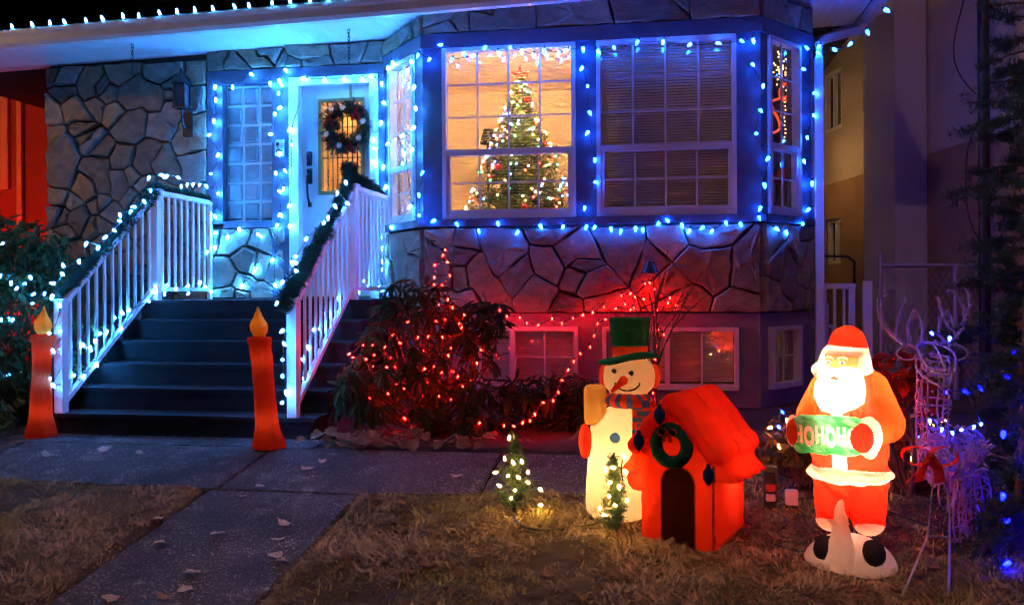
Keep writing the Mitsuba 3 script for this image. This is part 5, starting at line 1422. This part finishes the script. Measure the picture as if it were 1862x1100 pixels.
# ------------------------------------------------------------------ side passage, fence, neighbours
t = thing('chain_link_fence', 'grey chain link fence with pipe posts behind the wire reindeer', 'fence')
GALV = mat('galvanised_steel', prin(grainy((.42, .42, .44), .2, 12), .4, metallic=.6))
for x, top, r in ((1.98, 1.40, .018), (2.615, 1.26, .026), (3.6, 1.26, .026)): put(t + '__post', tube([(x, 8.4, -.05), (x, 8.4, top)], r, 10), GALV, smooth=40)
put(t + '__top_rail', tube([(1.98, 8.4, 1.27), (4.2, 8.4, 1.25)], .02, 10), GALV, smooth=40)
L = []
for k in range(-18, 42):
    x0 = 2.0 + .058 * k
    for sg in (1, -1):
        a, b = np.array([x0, 8.395 + .004 * sg, .1]), np.array([x0 + sg * .66, 8.395 + .004 * sg, 1.25])
        if sg < 0: a, b = np.array([x0 + .66, a[1], .1]), np.array([x0, b[1], 1.25])
        lo, hi = 2.0, 4.1
        f0, f1 = sorted(((lo - a[0]) / (b[0] - a[0]), (hi - a[0]) / (b[0] - a[0]))); f0, f1 = max(0, f0), min(1, f1)
        if f1 - f0 > .02: L.append(tube([a + (b - a) * f0, a + (b - a) * f1], .0030, 3, False))
stuffpart(put(t + '__wire_mesh', cat(L), GALV))

t = thing('side_railing', 'white wooden railing at the side of the house', 'railing')
put(t + '__post', cat([cbox(1.83, 1.90, 8.36, 8.43, 0, 1.13)]), WHITEWOOD)
put(t + '__post', cat([cbox(1.70, 1.755, 8.37, 8.42, 0, 1.06)]), WHITEWOOD)
put(t + '__top_rail', cbox(1.36, 1.76, 8.36, 8.43, 1.061, 1.11), WHITEWOOD)
put(t + '__bottom_rail', cbox(1.36, 1.70, 8.38, 8.41, .25, .29), WHITEWOOD)
for x in (1.42, 1.50, 1.58, 1.66): put(t + '__baluster', cbox(x - .012, x + .012, 8.38, 8.405, .291, 1.06, .002), WHITEWOOD)
t = thing('garden_chair', 'white garden chair standing behind the side railing', 'chair')
put(t + '__seat', cat([cbox(1.38 + .05 * 0, 1.64, 8.62 + .06 * i, 8.665 + .06 * i, .70, .72) for i in range(5)]), WHITEWOOD)
put(t + '__backrest', cat([cbox(1.40, 1.62, 8.93, 8.95, .86 + .0 * i, .90) for i in range(1)] + [cbox(1.39, 1.42, 8.93, 8.95, .72, .92), cbox(1.60, 1.63, 8.93, 8.95, .72, .92)]), WHITEWOOD)
for x in (1.40, 1.61):
    for y in (8.63, 8.90): put(t + '__leg', cbox(x - .012, x + .012, y - .012, y + .012, .08, .70), WHITEWOOD)
t = thing('iron_gate_arch', 'black rounded iron frame above the white side railing', 'iron frame')
fr = [(1.43, 8.9, .95), (1.43, 8.9, 1.34), (1.47, 8.9, 1.385), (1.80, 8.9, 1.37), (1.86, 8.9, 1.32), (1.86, 8.9, 1.12), (1.82, 8.9, 1.08), (1.43, 8.9, 1.10)]
put(t + '__bar', tube(np.vstack([np.linspace(a, b, 3) for a, b in zip(fr[:-1], fr[1:])]), .013, 6), BLACK)
put(t + '__leg', cat([tube([(1.43, 8.9, .06), (1.43, 8.9, 1.1)], .012, 6), tube([(1.86, 8.9, .06), (1.86, 8.9, 1.12)], .012, 6)]), BLACK)

# the neighbouring block on the right: its wall runs back at a slight angle
NBM = frame((2.742, 9.58), (-.19, .98))                 # local x runs back along the wall, local -y faces the house... (see flip)
NB = thing('apartment_building', 'dim two tone apartment block beyond the fence on the right', 'building')
NCREAM = mat('pale_render', bump(prin(grainy((.46, .38, .31), .18, 2.2, 30), .9, .2), lambda p, n, uv: fbm(p.x * 50, p.y * 50, p.z * 50, 2) * .004))
NBROWN = mat('brown_render', bump(prin(grainy((.30, .18, .11), .22, 2.2, 30), .9, .2), lambda p, n, uv: fbm(p.x * 50, p.y * 50, p.z * 50, 2) * .004))
NCOL = mat('grey_render', prin(grainy((.52, .46, .49), .12, 2.0, 30), .9, .2))
Mf = frame((2.742, 9.58), (-.19, .98)) @ np.diag([1, -1, 1, 1.0])      # local y now points away from the house
def nbx(*a, **k):
    m = fb(Mf, *a, **k); m.invert(); return m
ops = [(2.24, 2.80, 3.12, 3.90), (2.22, 2.73, 1.38, 1.97)]
put(NB + '__wall', cat([nbx(-7, 2.24, 0, .3, 2.43, 9), nbx(2.80, 9, 0, .3, 2.43, 9), nbx(2.24, 2.80, 0, .3, 2.43, 3.12), nbx(2.24, 2.80, 0, .3, 3.90, 9)]), NCREAM)
put(NB + '__lower_wall', cat([nbx(-7, 2.22, -.03, .3, -.2, 2.43), nbx(2.73, 9, -.03, .3, -.2, 2.43), nbx(2.22, 2.73, -.03, .3, -.2, 1.38), nbx(2.22, 2.73, -.03, .3, 1.97, 2.43)]), NBROWN)
put(NB + '__chimney_breast', nbx(0, .75, -.36, -.031, -.2, 9), NCOL)
DG = mat('dark_window_glass', prin((.02, .02, .025), .08, .8)); LG = mat('greenish_window_glass', prin((.09, .10, .06), .15, .8))
for (a, b, lo, hi) in ops:
    w = newp(NB + '__window')
    scene[w] = mikit.ply(cat([nbx(a, a + .05, .01, .09, lo, hi), nbx(b - .05, b, .01, .09, lo, hi), nbx(a + .05, b - .05, .01, .09, lo, lo + .05), nbx(a + .05, b - .05, .01, .09, hi - .05, hi), nbx((a + b) / 2 - .02, (a + b) / 2 + .02, .01, .09, lo + .05, hi - .05)]), WHITEP)
    put(w + '__pane', nbx(a + .05, (a + b) / 2 - .02, .06, .07, lo + .05, hi - .05), LG)
    put(w + '__pane', nbx((a + b) / 2 + .02, b - .05, .06, .07, lo + .05, hi - .05), DG)
put(NB + '__drainpipe', xf(tube([(3.9, -.06, -.1), (3.9, -.06, 3.3), (3.9, -.06, 3.6), (3.3, -.06, 3.75)], .05, 8), Mf), BLACK)

t = thing('utility_pole', 'black slim utility pole before the neighbouring block', 'pole')
put(t + '__shaft', tube([(2.74, 8.05, -.1), (2.735, 8.05, 4.6)], .046, 10), BLACK, smooth=40)
put(t + '__clamp', cbox(2.66, 2.70, 8.0, 8.03, 2.02, 2.05, .004), BLACK)
for lab, p in (('black cable looping from the utility pole near its top', [(2.58, 8.03, 3.8), (2.52, 8.02, 3.3), (2.50, 8.02, 2.98), (2.60, 8.02, 2.78), (2.70, 8.02, 2.68)]), ('black cable bowing beside the lower utility pole', [(2.70, 8.02, 2.5), (2.60, 8.02, 2.25), (2.58, 8.02, 1.95), (2.60, 8.02, 1.7), (2.70, 8.02, 1.45)])):
    own(thing('overhead_cable', lab, 'cable'), tube(spline(p, 24), .007, 5), BLACK)

# ---- conifers at the right edge
def conifer(label, x, y, z0, z1, rad, n, seed, per=420, L0=.35, nx=None, thick=.05, name='conifer'):
    t = thing(name, label, 'tree')
    q = np.random.default_rng(seed); F, B = [], []
    for i in range(n):
        f = i / n; z = z0 + (z1 - z0) * f
        a = q.uniform(0, 6.28); r = rad * (1 - f) ** .75 * q.uniform(.7, 1.25) + .05
        tip = np.array([x + r * math.cos(a), y + r * math.sin(a), z + q.uniform(-.18, .12) * r * 2])
        b = np.array([x, y, z]); m = (b + tip) / 2 + [0, 0, .05 * r]
        B.append(tube([b, m, tip], [.010, .006, .002], 4))
        F.append(tinsel([b * .7 + tip * .3, m * .5 + tip * .5 + [0, 0, .01], tip], thick, per, seed * 100 + i, .15, w=.003))
        for k in range(5):
            f2 = q.uniform(.35, .95); c = b + (tip - b) * f2
            dv = np.cross((tip - b) / np.linalg.norm(tip - b), [0, 0, 1]) * q.choice([-1, 1]) * r * .45 * (1.1 - f2) + (tip - b) * .22 + [0, 0, q.normal(0, .03)]
            F.append(tinsel([c, c + dv * .5 + [0, 0, .01], c + dv], thick * .8, per, seed * 100 + i + 7 * k, .15, w=.003))
    put(t + '__foliage', cat(F), PINE)
    put(t + '__trunk', tube([(x, y, z0 - .4), (x, y, z0 + (z1 - z0) * .5), (x, y, z1)], [.05, .035, .01], 8), BARK)
    put(t + '__branch', cat(B), BARK)
    return t


conifer('tall dark conifer at the right edge beyond the reindeer', 2.56, 6.5, .3, 4.3, .60, 120, 31, thick=.06)
conifer('dark conifer in the right corner lit by blue bulbs', 1.90, 5.0, -.1, 1.0, .42, 46, 32, name='conifer')
conifer('low conifer in the lower right corner lit blue', 1.60, 4.3, -.32, .20, .32, 34, 33, thick=.04)
blu2 = (.03, .25, 170.0)
light_string('deep blue bulbs draped low between the fence and the right conifer', B['blueright'], _big, blu2, WIRE, jitter=.5, sag=.06, name='blue_light_string')
light_string('blue bulbs inside the dark conifer of the right corner', [(1.70, 4.75, .35), (1.80, 4.70, .20), (1.68, 4.7, .05), (1.85, 4.75, .5), (1.66, 4.6, -.05)], _big, blu2, WIRE, name='blue_light_string')
light_string('blue bulbs inside the low conifer of the lower right corner', [(1.50, 4.12, -.12), (1.58, 4.08, -.05), (1.42, 4.2, -.18), (1.62, 4.15, .05)], _big, blu2, WIRE, name='blue_light_string', s=.8)
# red icicle lights under a neighbour's dark eave, top right
t = thing('neighbour_porch_eave', 'dark shingled eave hung with red lights at the top right edge', 'porch roof')
put(t + '__fascia', cbox(3.10, 4.6, 9.0, 9.08, 3.26, 3.38), BLACK)
put(t + '__roof', prof([(8.95, .06), (8.95, .12), (9.6, .45), (9.6, .30)], 3.06, 4.7, lambda x: 3.33), ROOF)
put(t + '__post', cbox(4.3, 4.4, 9.0, 9.1, -.1, 3.3), BLACK)
t = thing('red_icicle_lights', 'glowing red icicle lights hanging under the dark eave top right', 'string lights')
q = np.random.default_rng(4)
RG = mat('red_tube_glass', prin((.4, .05, .04), .3))
for i in range(9):
    x = 3.19 + .055 * i; l = q.uniform(.25, .6)
    put(t + '__strand', {**mikit.ply(tube(spline([(x, 8.99, 3.27), (x + q.uniform(-.05, .05), 8.98, 3.2 - l * .5), (x + q.uniform(-.03, .03), 8.99, 3.2 - l)], 7), .010, 5), RG), 'emitter': emit((3.0, .09, .03), .5)}, None)
t = thing('red_rope_light', 'red glowing rope light low behind the right conifer', 'rope light')
own(t, {**mikit.ply(tube(spline([(3.16, 8.6, 2.05), (3.28, 8.6, 2.0), (3.18, 8.6, 1.75), (3.3, 8.6, 1.6)], 14), .018, 6), RG), 'emitter': emit((1.5, .1, .02), .5)}, None)

# ---- red house on the left
RH = thing('red_house', 'neighbouring house at the left edge flooded with red light', 'house')
RW = mat('red_house_render', bump(prin(grainy((.40, .03, .02), .15, 3, 40), .85, .2), lambda p, n, uv: fbm(p.x * 50, p.y * 50, p.z * 50, 2) * .004))
RT = mat('red_house_panel', prin(grainy((.78, .20, .09), .1, 3, 40), .7, .2))
put(RH + '__wall', cbox(-13, -6.9, 10.5, 10.7, -.2, 4.2), RW)
put(RH + '__panel', cbox(-9.9, -8.54, 10.45, 10.499, 2.44, 3.95), RT)
put(RH + '__corner_trim', cbox(-8.40, -8.33, 10.44, 10.499, -.1, 3.86), RT)
put(RH + '__eave_board', beam((-9.0, 9.05, 4.10), (-7.0, 10.15, 3.68), .12, .09), RT)
t = thing('unseen_red_floodlight', 'unseen red floodlight on the ground aimed at the left house', 'floodlight')  # out of view, placed to redden the left house wall
put(t + '__housing', cat([cbox(-9.32, -9.08, 8.62, 8.66, .08, .30), cbox(-9.25, -9.15, 8.55, 8.62, .02, .2)]), BLACK)
fl = trimesh.Trimesh([[-9.31, 8.665, .09], [-9.09, 8.665, .09], [-9.09, 8.665, .29], [-9.31, 8.665, .29]], [[0, 2, 1], [0, 3, 2]], process=False)
put(t + '__lens', {**mikit.ply(fl, LAMP), 'emitter': emit((620, 10, 3), 8)}, None)

# ------------------------------------------------------------------ the lit tree and the things seen through the windows
IT = thing('christmas_tree', 'decorated christmas tree inside the left bay window', 'christmas tree')
q = np.random.default_rng(91)
tc, tz0, tz1, tr = np.array([-1.36, 8.72]), 1.25, 3.16, .74
F, sp = [], []
for i in range(190):
    f = (i / 190) ** .9; z = tz0 + (tz1 - tz0) * f; a = q.uniform(0, 6.28); r = tr * (1 - f) * q.uniform(.8, 1.15) + .04
    b = np.array([*tc, z]); e = np.array([tc[0] + r * math.cos(a), tc[1] + r * math.sin(a), z - .10 * r + .02])
    F.append(tinsel([b, (b + e) / 2 + [0, 0, .02], e], .075, 330, 900 + i, .1, w=.006)); sp.append(e)
put(IT + '__foliage', cat(F), TREEN)
put(IT + '__trunk', tube([(*tc, .94), (*tc, 2), (*tc, 3.16)], [.045, .03, .008], 8), BARK)
ORN = [mat('ornament_' + n, prin(c, .15, metallic=.5)) for n, c in (('red', (.5, .03, .03)), ('gold', (.6, .4, .1)), ('silver', (.6, .6, .62)))]
for k in range(26):
    e = sp[int(q.integers(len(sp)))]
    put(IT + '__ornament', mikit.ply(trimesh.creation.icosphere(2, .034), ORN[k % 3], smooth=True), None, to_world=T().translate([float(v) for v in e + [0, 0, -.05]]))
star = trimesh.Trimesh(np.vstack([np.c_[np.sin(np.arange(10) * math.pi / 5) * np.where(np.arange(10) % 2, .045, .10), np.zeros(10), np.cos(np.arange(10) * math.pi / 5) * np.where(np.arange(10) % 2, .045, .10)], [[0, -.03, 0], [0, .03, 0]]]), np.array([(10, i, (i + 1) % 10) for i in range(10)] + [(11, (i + 1) % 10, i) for i in range(10)]), process=False)
star.vertices += [*tc, 3.22]
put(IT + '__star', {**mikit.ply(star, RG), 'emitter': emit((2.0, .18, .08), .5)}, None)
IL = thing('tree_light_string', 'many coloured bulbs wound round the christmas tree indoors', 'string lights')
cols = {'red_bulbs': (20, .5, .25), 'green_bulbs': (.4, 12, 2.0), 'blue_bulbs': (.5, 2.4, 20), 'amber_bulbs': (18, 8, 1.2), 'white_bulbs': (14, 10, 6)}
pos = {k: [] for k in cols}; allp = []
for i in range(300):
    f = q.random() ** 1.25; z = tz0 + (tz1 - tz0) * f; a = q.uniform(math.pi * .95, math.pi * 2.05); r = (tr * (1 - f) * 1.08 + .05)
    p = np.array([tc[0] + r * math.cos(a), tc[1] + r * math.sin(a), z - .1 * r])
    pos[list(cols)[int(q.integers(5))]].append(p); allp.append(p)
for k, P_ in pos.items():
    stuffpart(put(IL + '__' + k, {**mikit.ply(cat([trimesh.creation.icosphere(0, .0125).apply_translation(p) for p in P_]), LAMP), 'emitter': emit([v * 1.8 for v in cols[k]], 4)}, None))
order = sorted(allp, key=lambda p: p[2])
put(IL + '__wire', tube(np.array(order), .002, 3), WIRE)
t = thing('gift_pile', 'wrapped red gifts stacked under the indoor christmas tree', 'gifts') if False else None
t = thing('floor_lamp', 'slim dark floor lamp standing left of the indoor christmas tree', 'lamp')
put(t + '__stand', tube([(-1.86, 9.6, .93), (-1.86, 9.6, 2.75)], .014, 8), BLACK)
put(t + '__shade', lathe([(.05, 0), (.10, -.16), (.095, -.16), (.045, 0)], 12).apply_translation((-1.86, 9.6, 2.85)), BLACK)
# right bay side window: glowing star, ribbon and lamp shapes standing for lights seen there
t = thing('star_light_shape', 'star of tiny warm lights seen in the right bay side window', 'window light')
L = []
for k in range(7):
    a = 2 * math.pi * k / 7
    for r in (.03, .06, .09, .12, .15): L.append(trimesh.creation.icosphere(0, .009).apply_translation((1.10 + r * math.cos(a) * .8 + q.normal(0, .006), 8.25 + q.normal(0, .01), 3.06 + r * math.sin(a) + q.normal(0, .006))))
for z in np.arange(2.40, 2.9, .035): L.append(trimesh.creation.icosphere(0, .008).apply_translation((1.13 + q.normal(0, .008), 8.26, z)))
stuffpart(put(t + '__warm_bulbs', {**mikit.ply(cat(L), LAMP), 'emitter': emit((4.5, 2.6, .8), 2)}, None))
put(t + '__frame', tube([(1.13, 8.26, 2.38), (1.12, 8.26, 2.9), (1.10, 8.25, 3.3)], .003, 4), BRASS)
t = thing('red_ribbon_glow', 'red glowing ribbon shape seen in the right bay side window', 'neon light')
own(t, {**mikit.ply(tube(spline([(.98, 8.12, 2.45), (1.02, 8.15, 2.66), (1.00, 8.14, 2.72), (1.12, 8.2, 2.78), (1.20, 8.26, 2.86), (1.12, 8.2, 2.90), (1.08, 8.18, 2.80), (1.17, 8.24, 2.77)], 40), .012, 6), RG), 'emitter': emit((1.7, .10, .02), 1)}, None)
t = thing('amber_lamp_shape', 'amber glowing lamp shape seen in the right bay side window', 'lamp')
put(t + '__shade', {**mikit.ply(lathe([(.06, .11), (.125, .02), (.12, 0), (.055, .10)], 16).apply_translation((1.14, 8.30, 2.04)), RG), 'emitter': emit((2.2, .85, .16), 2)}, None)
put(t + '__stem', cat([tube([(1.14, 8.30, 1.42), (1.14, 8.30, 2.1)], .011, 8), lathe([(0, 0), (.07, 0), (.06, .02), (0, .03)], 12).apply_translation((1.14, 8.30, 1.40))]), BRASS)
t = thing('lamp_shape_table', 'dark small table under the amber lamp shape', 'table')
put(t + '__top', cbox(.98, 1.30, 8.16, 8.46, 1.37, 1.40), BARK)
for x in (1.0, 1.28):
    for y in (8.18, 8.44): put(t + '__leg', cbox(x - .015, x + .015, y - .015, y + .015, .93, 1.37), BARK)

# ------------------------------------------------------------------ strings of lights on the house
for k, lab, c in (('glassblockwindow', 'cool blue bulbs framing the glass block window', LB1), ('underglass', 'blue bulbs on the stone under the glass block window', LB1), ('door', 'cool blue bulbs framing the front door', LB1), ('bayleftwindow', 'blue bulbs round the narrow left side window of the bay', LB1),
                  ('bayleftcorner', 'blue bulbs up the left front corner of the bay', LB2), ('windowtop', 'blue bulbs hanging along the tops of both bay windows', LB2), ('middlepost', 'blue bulbs down the post between the two bay windows', LB2), ('sill', 'blue bulbs along the sill below the bay windows', LB2),
                  ('bayrightpost', 'deep blue bulbs down the post right of the right bay window', LB2), ('bayrightcorner', 'deep blue bulbs down the far right corner of the bay', LB2), ('swag', 'blue bulbs swinging from the right roof corner to the top edge', LB2)):
    light_string(lab, B[k], _big, c, WIRE, sag=.05 if k != 'swag' else .08, s=1.05, name='blue_light_string')
for k, lab in (('leftstairgarland', 'blue bulbs in the garland of the left stair rail'), ('leftuppergarland', 'blue bulbs along the level top rail left of the porch'), ('leftbottom', 'blue bulbs down the lower post and bottom rail of the left railing'), ('rightstairgarland', 'blue bulbs in the garland of the right stair rail'),
               ('rightbottom', 'blue bulbs on the lower post and bottom rail of the right railing')):
    light_string(lab, np.array(B[k]) + ([.075, -.02, .02] if k == 'rightstairgarland' else [0, 0, 0]), _big, LB1, WIRE, jitter=.9, s=.85, name='blue_light_string')
light_string('pale blue bulbs scattered through the left leafy shrub', B['leftbush'], _big, (3.0, 26.0, 95.0), WIRE, jitter=.9, s=.85, name='blue_light_string')
rp = [(x, 7.15 + rng.normal(0, .004), soff(x) + .035) for x in np.arange(-6.3, -2.2, .178) + rng.normal(0, .018, 24)[:len(np.arange(-6.3, -2.2, .178))]]
light_string('blue bulbs standing in a row along the top of the roof gutter', rp, _big, LB1, WIRE, hang=1.0, jitter=.22, name='blue_light_string', s=.95)
light_string('red bulbs covering the large rhododendron', B['redbush'], _small, LRED, WIRE, jitter=.9, name='red_light_string', s=1.0)
light_string('red bulbs swagged along the stone under the bay window', B['redwall'], _small, LRED, WIRE, jitter=.6, sag=.05, name='red_light_string', s=1.0)
light_string('red bulbs trailing from the wall down behind the snowman to the path', B['redlow'], _small, LRED, WIRE, jitter=.6, sag=.05, name='red_light_string', s=1.0)
light_string('red bulbs wound round the bare sapling', B['redtrunk'], _small, LRED, WIRE, jitter=.9, name='red_light_string', s=1.0)
cm = {0: (.25, 1.6, 90.0), 1: (.25, 1.6, 90.0), 4: (.25, 1.6, 90.0), 5: (.25, 1.6, 90.0), 6: (.25, 1.6, 90.0), 14: (.25, 1.6, 90.0), 15: (.25, 1.6, 90.0), 16: (.25, 1.6, 90.0)}
light_string('blue and amber bulbs in the low shrubs round the lit santa', B['colourshrub'], _big, [cm.get(i, (90.0, 34.0, 4.0)) for i in range(20)], WIRE, jitter=.9, name='coloured_light_string', s=.62)

light_string('small blue bulbs on the neck and back of the wire reindeer', [(1.16, 4.08, .50), (1.22, 4.10, .46), (1.27, 4.14, .44), (1.33, 4.22, .43), (1.45, 4.40, .43), (1.52, 4.52, .42), (1.24, 4.06, .86), (1.16, 4.06, .88)], _small, (1.2, 4.0, 70.0), WIRE, name='blue_light_string')  # bulbs placed to tint the wire frame purple-blue

# ---- unseen lamp post, placed to light the stone wall and yard from the left
t = thing('unseen_lamp_post', 'unseen lamp post placed to light the left stone wall', 'lamp post')
put(t + '__pole', tube([(-9.4, 5.0, -1.0), (-9.4, 5.0, 3.7)], [.06, .04], 10), BLACK, smooth=40)
put(t + '__cap', lathe([(0, .17), (.05, .15), (.20, .02), (.20, 0), (0, 0)], 14).apply_translation((-9.4, 5.0, 3.92)), BLACK)
lm = trimesh.creation.icosphere(3, .13).apply_translation((-9.4, 5.0, 3.80))
put(t + '__lens', {**mikit.ply(lm, LAMP, smooth=True), 'emitter': emit([LEFT_LAMP_L * v for v in LEFT_LAMP], 40)}, None)
t = thing('unseen_street_lamp', 'unseen tall street lamp placed to light the front lawn', 'street lamp')  # out of view, placed to light the lawn from above
put(t + '__pole', cat([tube([(-1.0, -3.2, -1.3), (-1.0, -3.2, 8.9)], [.08, .05], 10), tube([(-1.0, -3.2, 8.8), (-1.0, -1.0, 9.0)], .035, 8)]), GALV)
put(t + '__head', cbox(-1.16, -.84, -1.1, -.5, 9.0, 9.1, .03), GALV)
lm = trimesh.creation.icosphere(3, .10); lm.vertices[:, 2] *= .6; lm.vertices += [-1.0, -.8, 8.93]
put(t + '__lens', {**mikit.ply(lm, LAMP, smooth=True), 'emitter': emit((2900, 1550, 1280), 24)}, None)
put(t + '__unseen_light_shield', cat([cbox(-1.45, -.895, -.48, -.46, 8.46, 9.02, .003), cbox(-1.47, -1.45, -.95, -.46, 8.6, 9.02, .003)]), BLACK)  # unseen plate, shaped to keep this lamp off the house front
t = thing('unseen_passage_lamp', 'unseen wall lamp lighting the side passage behind the bay', 'wall lamp')  # out of view, placed to light the neighbouring wall
put(t + '__bracket', cbox(1.382, 1.45, 11.3, 11.36, 2.55, 2.62), BLACK)
put(t + '__globe', {**mikit.ply(trimesh.creation.icosphere(2, .06).apply_translation((1.52, 11.33, 2.6)), LAMP, smooth=True), 'emitter': emit((100, 58, 20), 6)}, None)
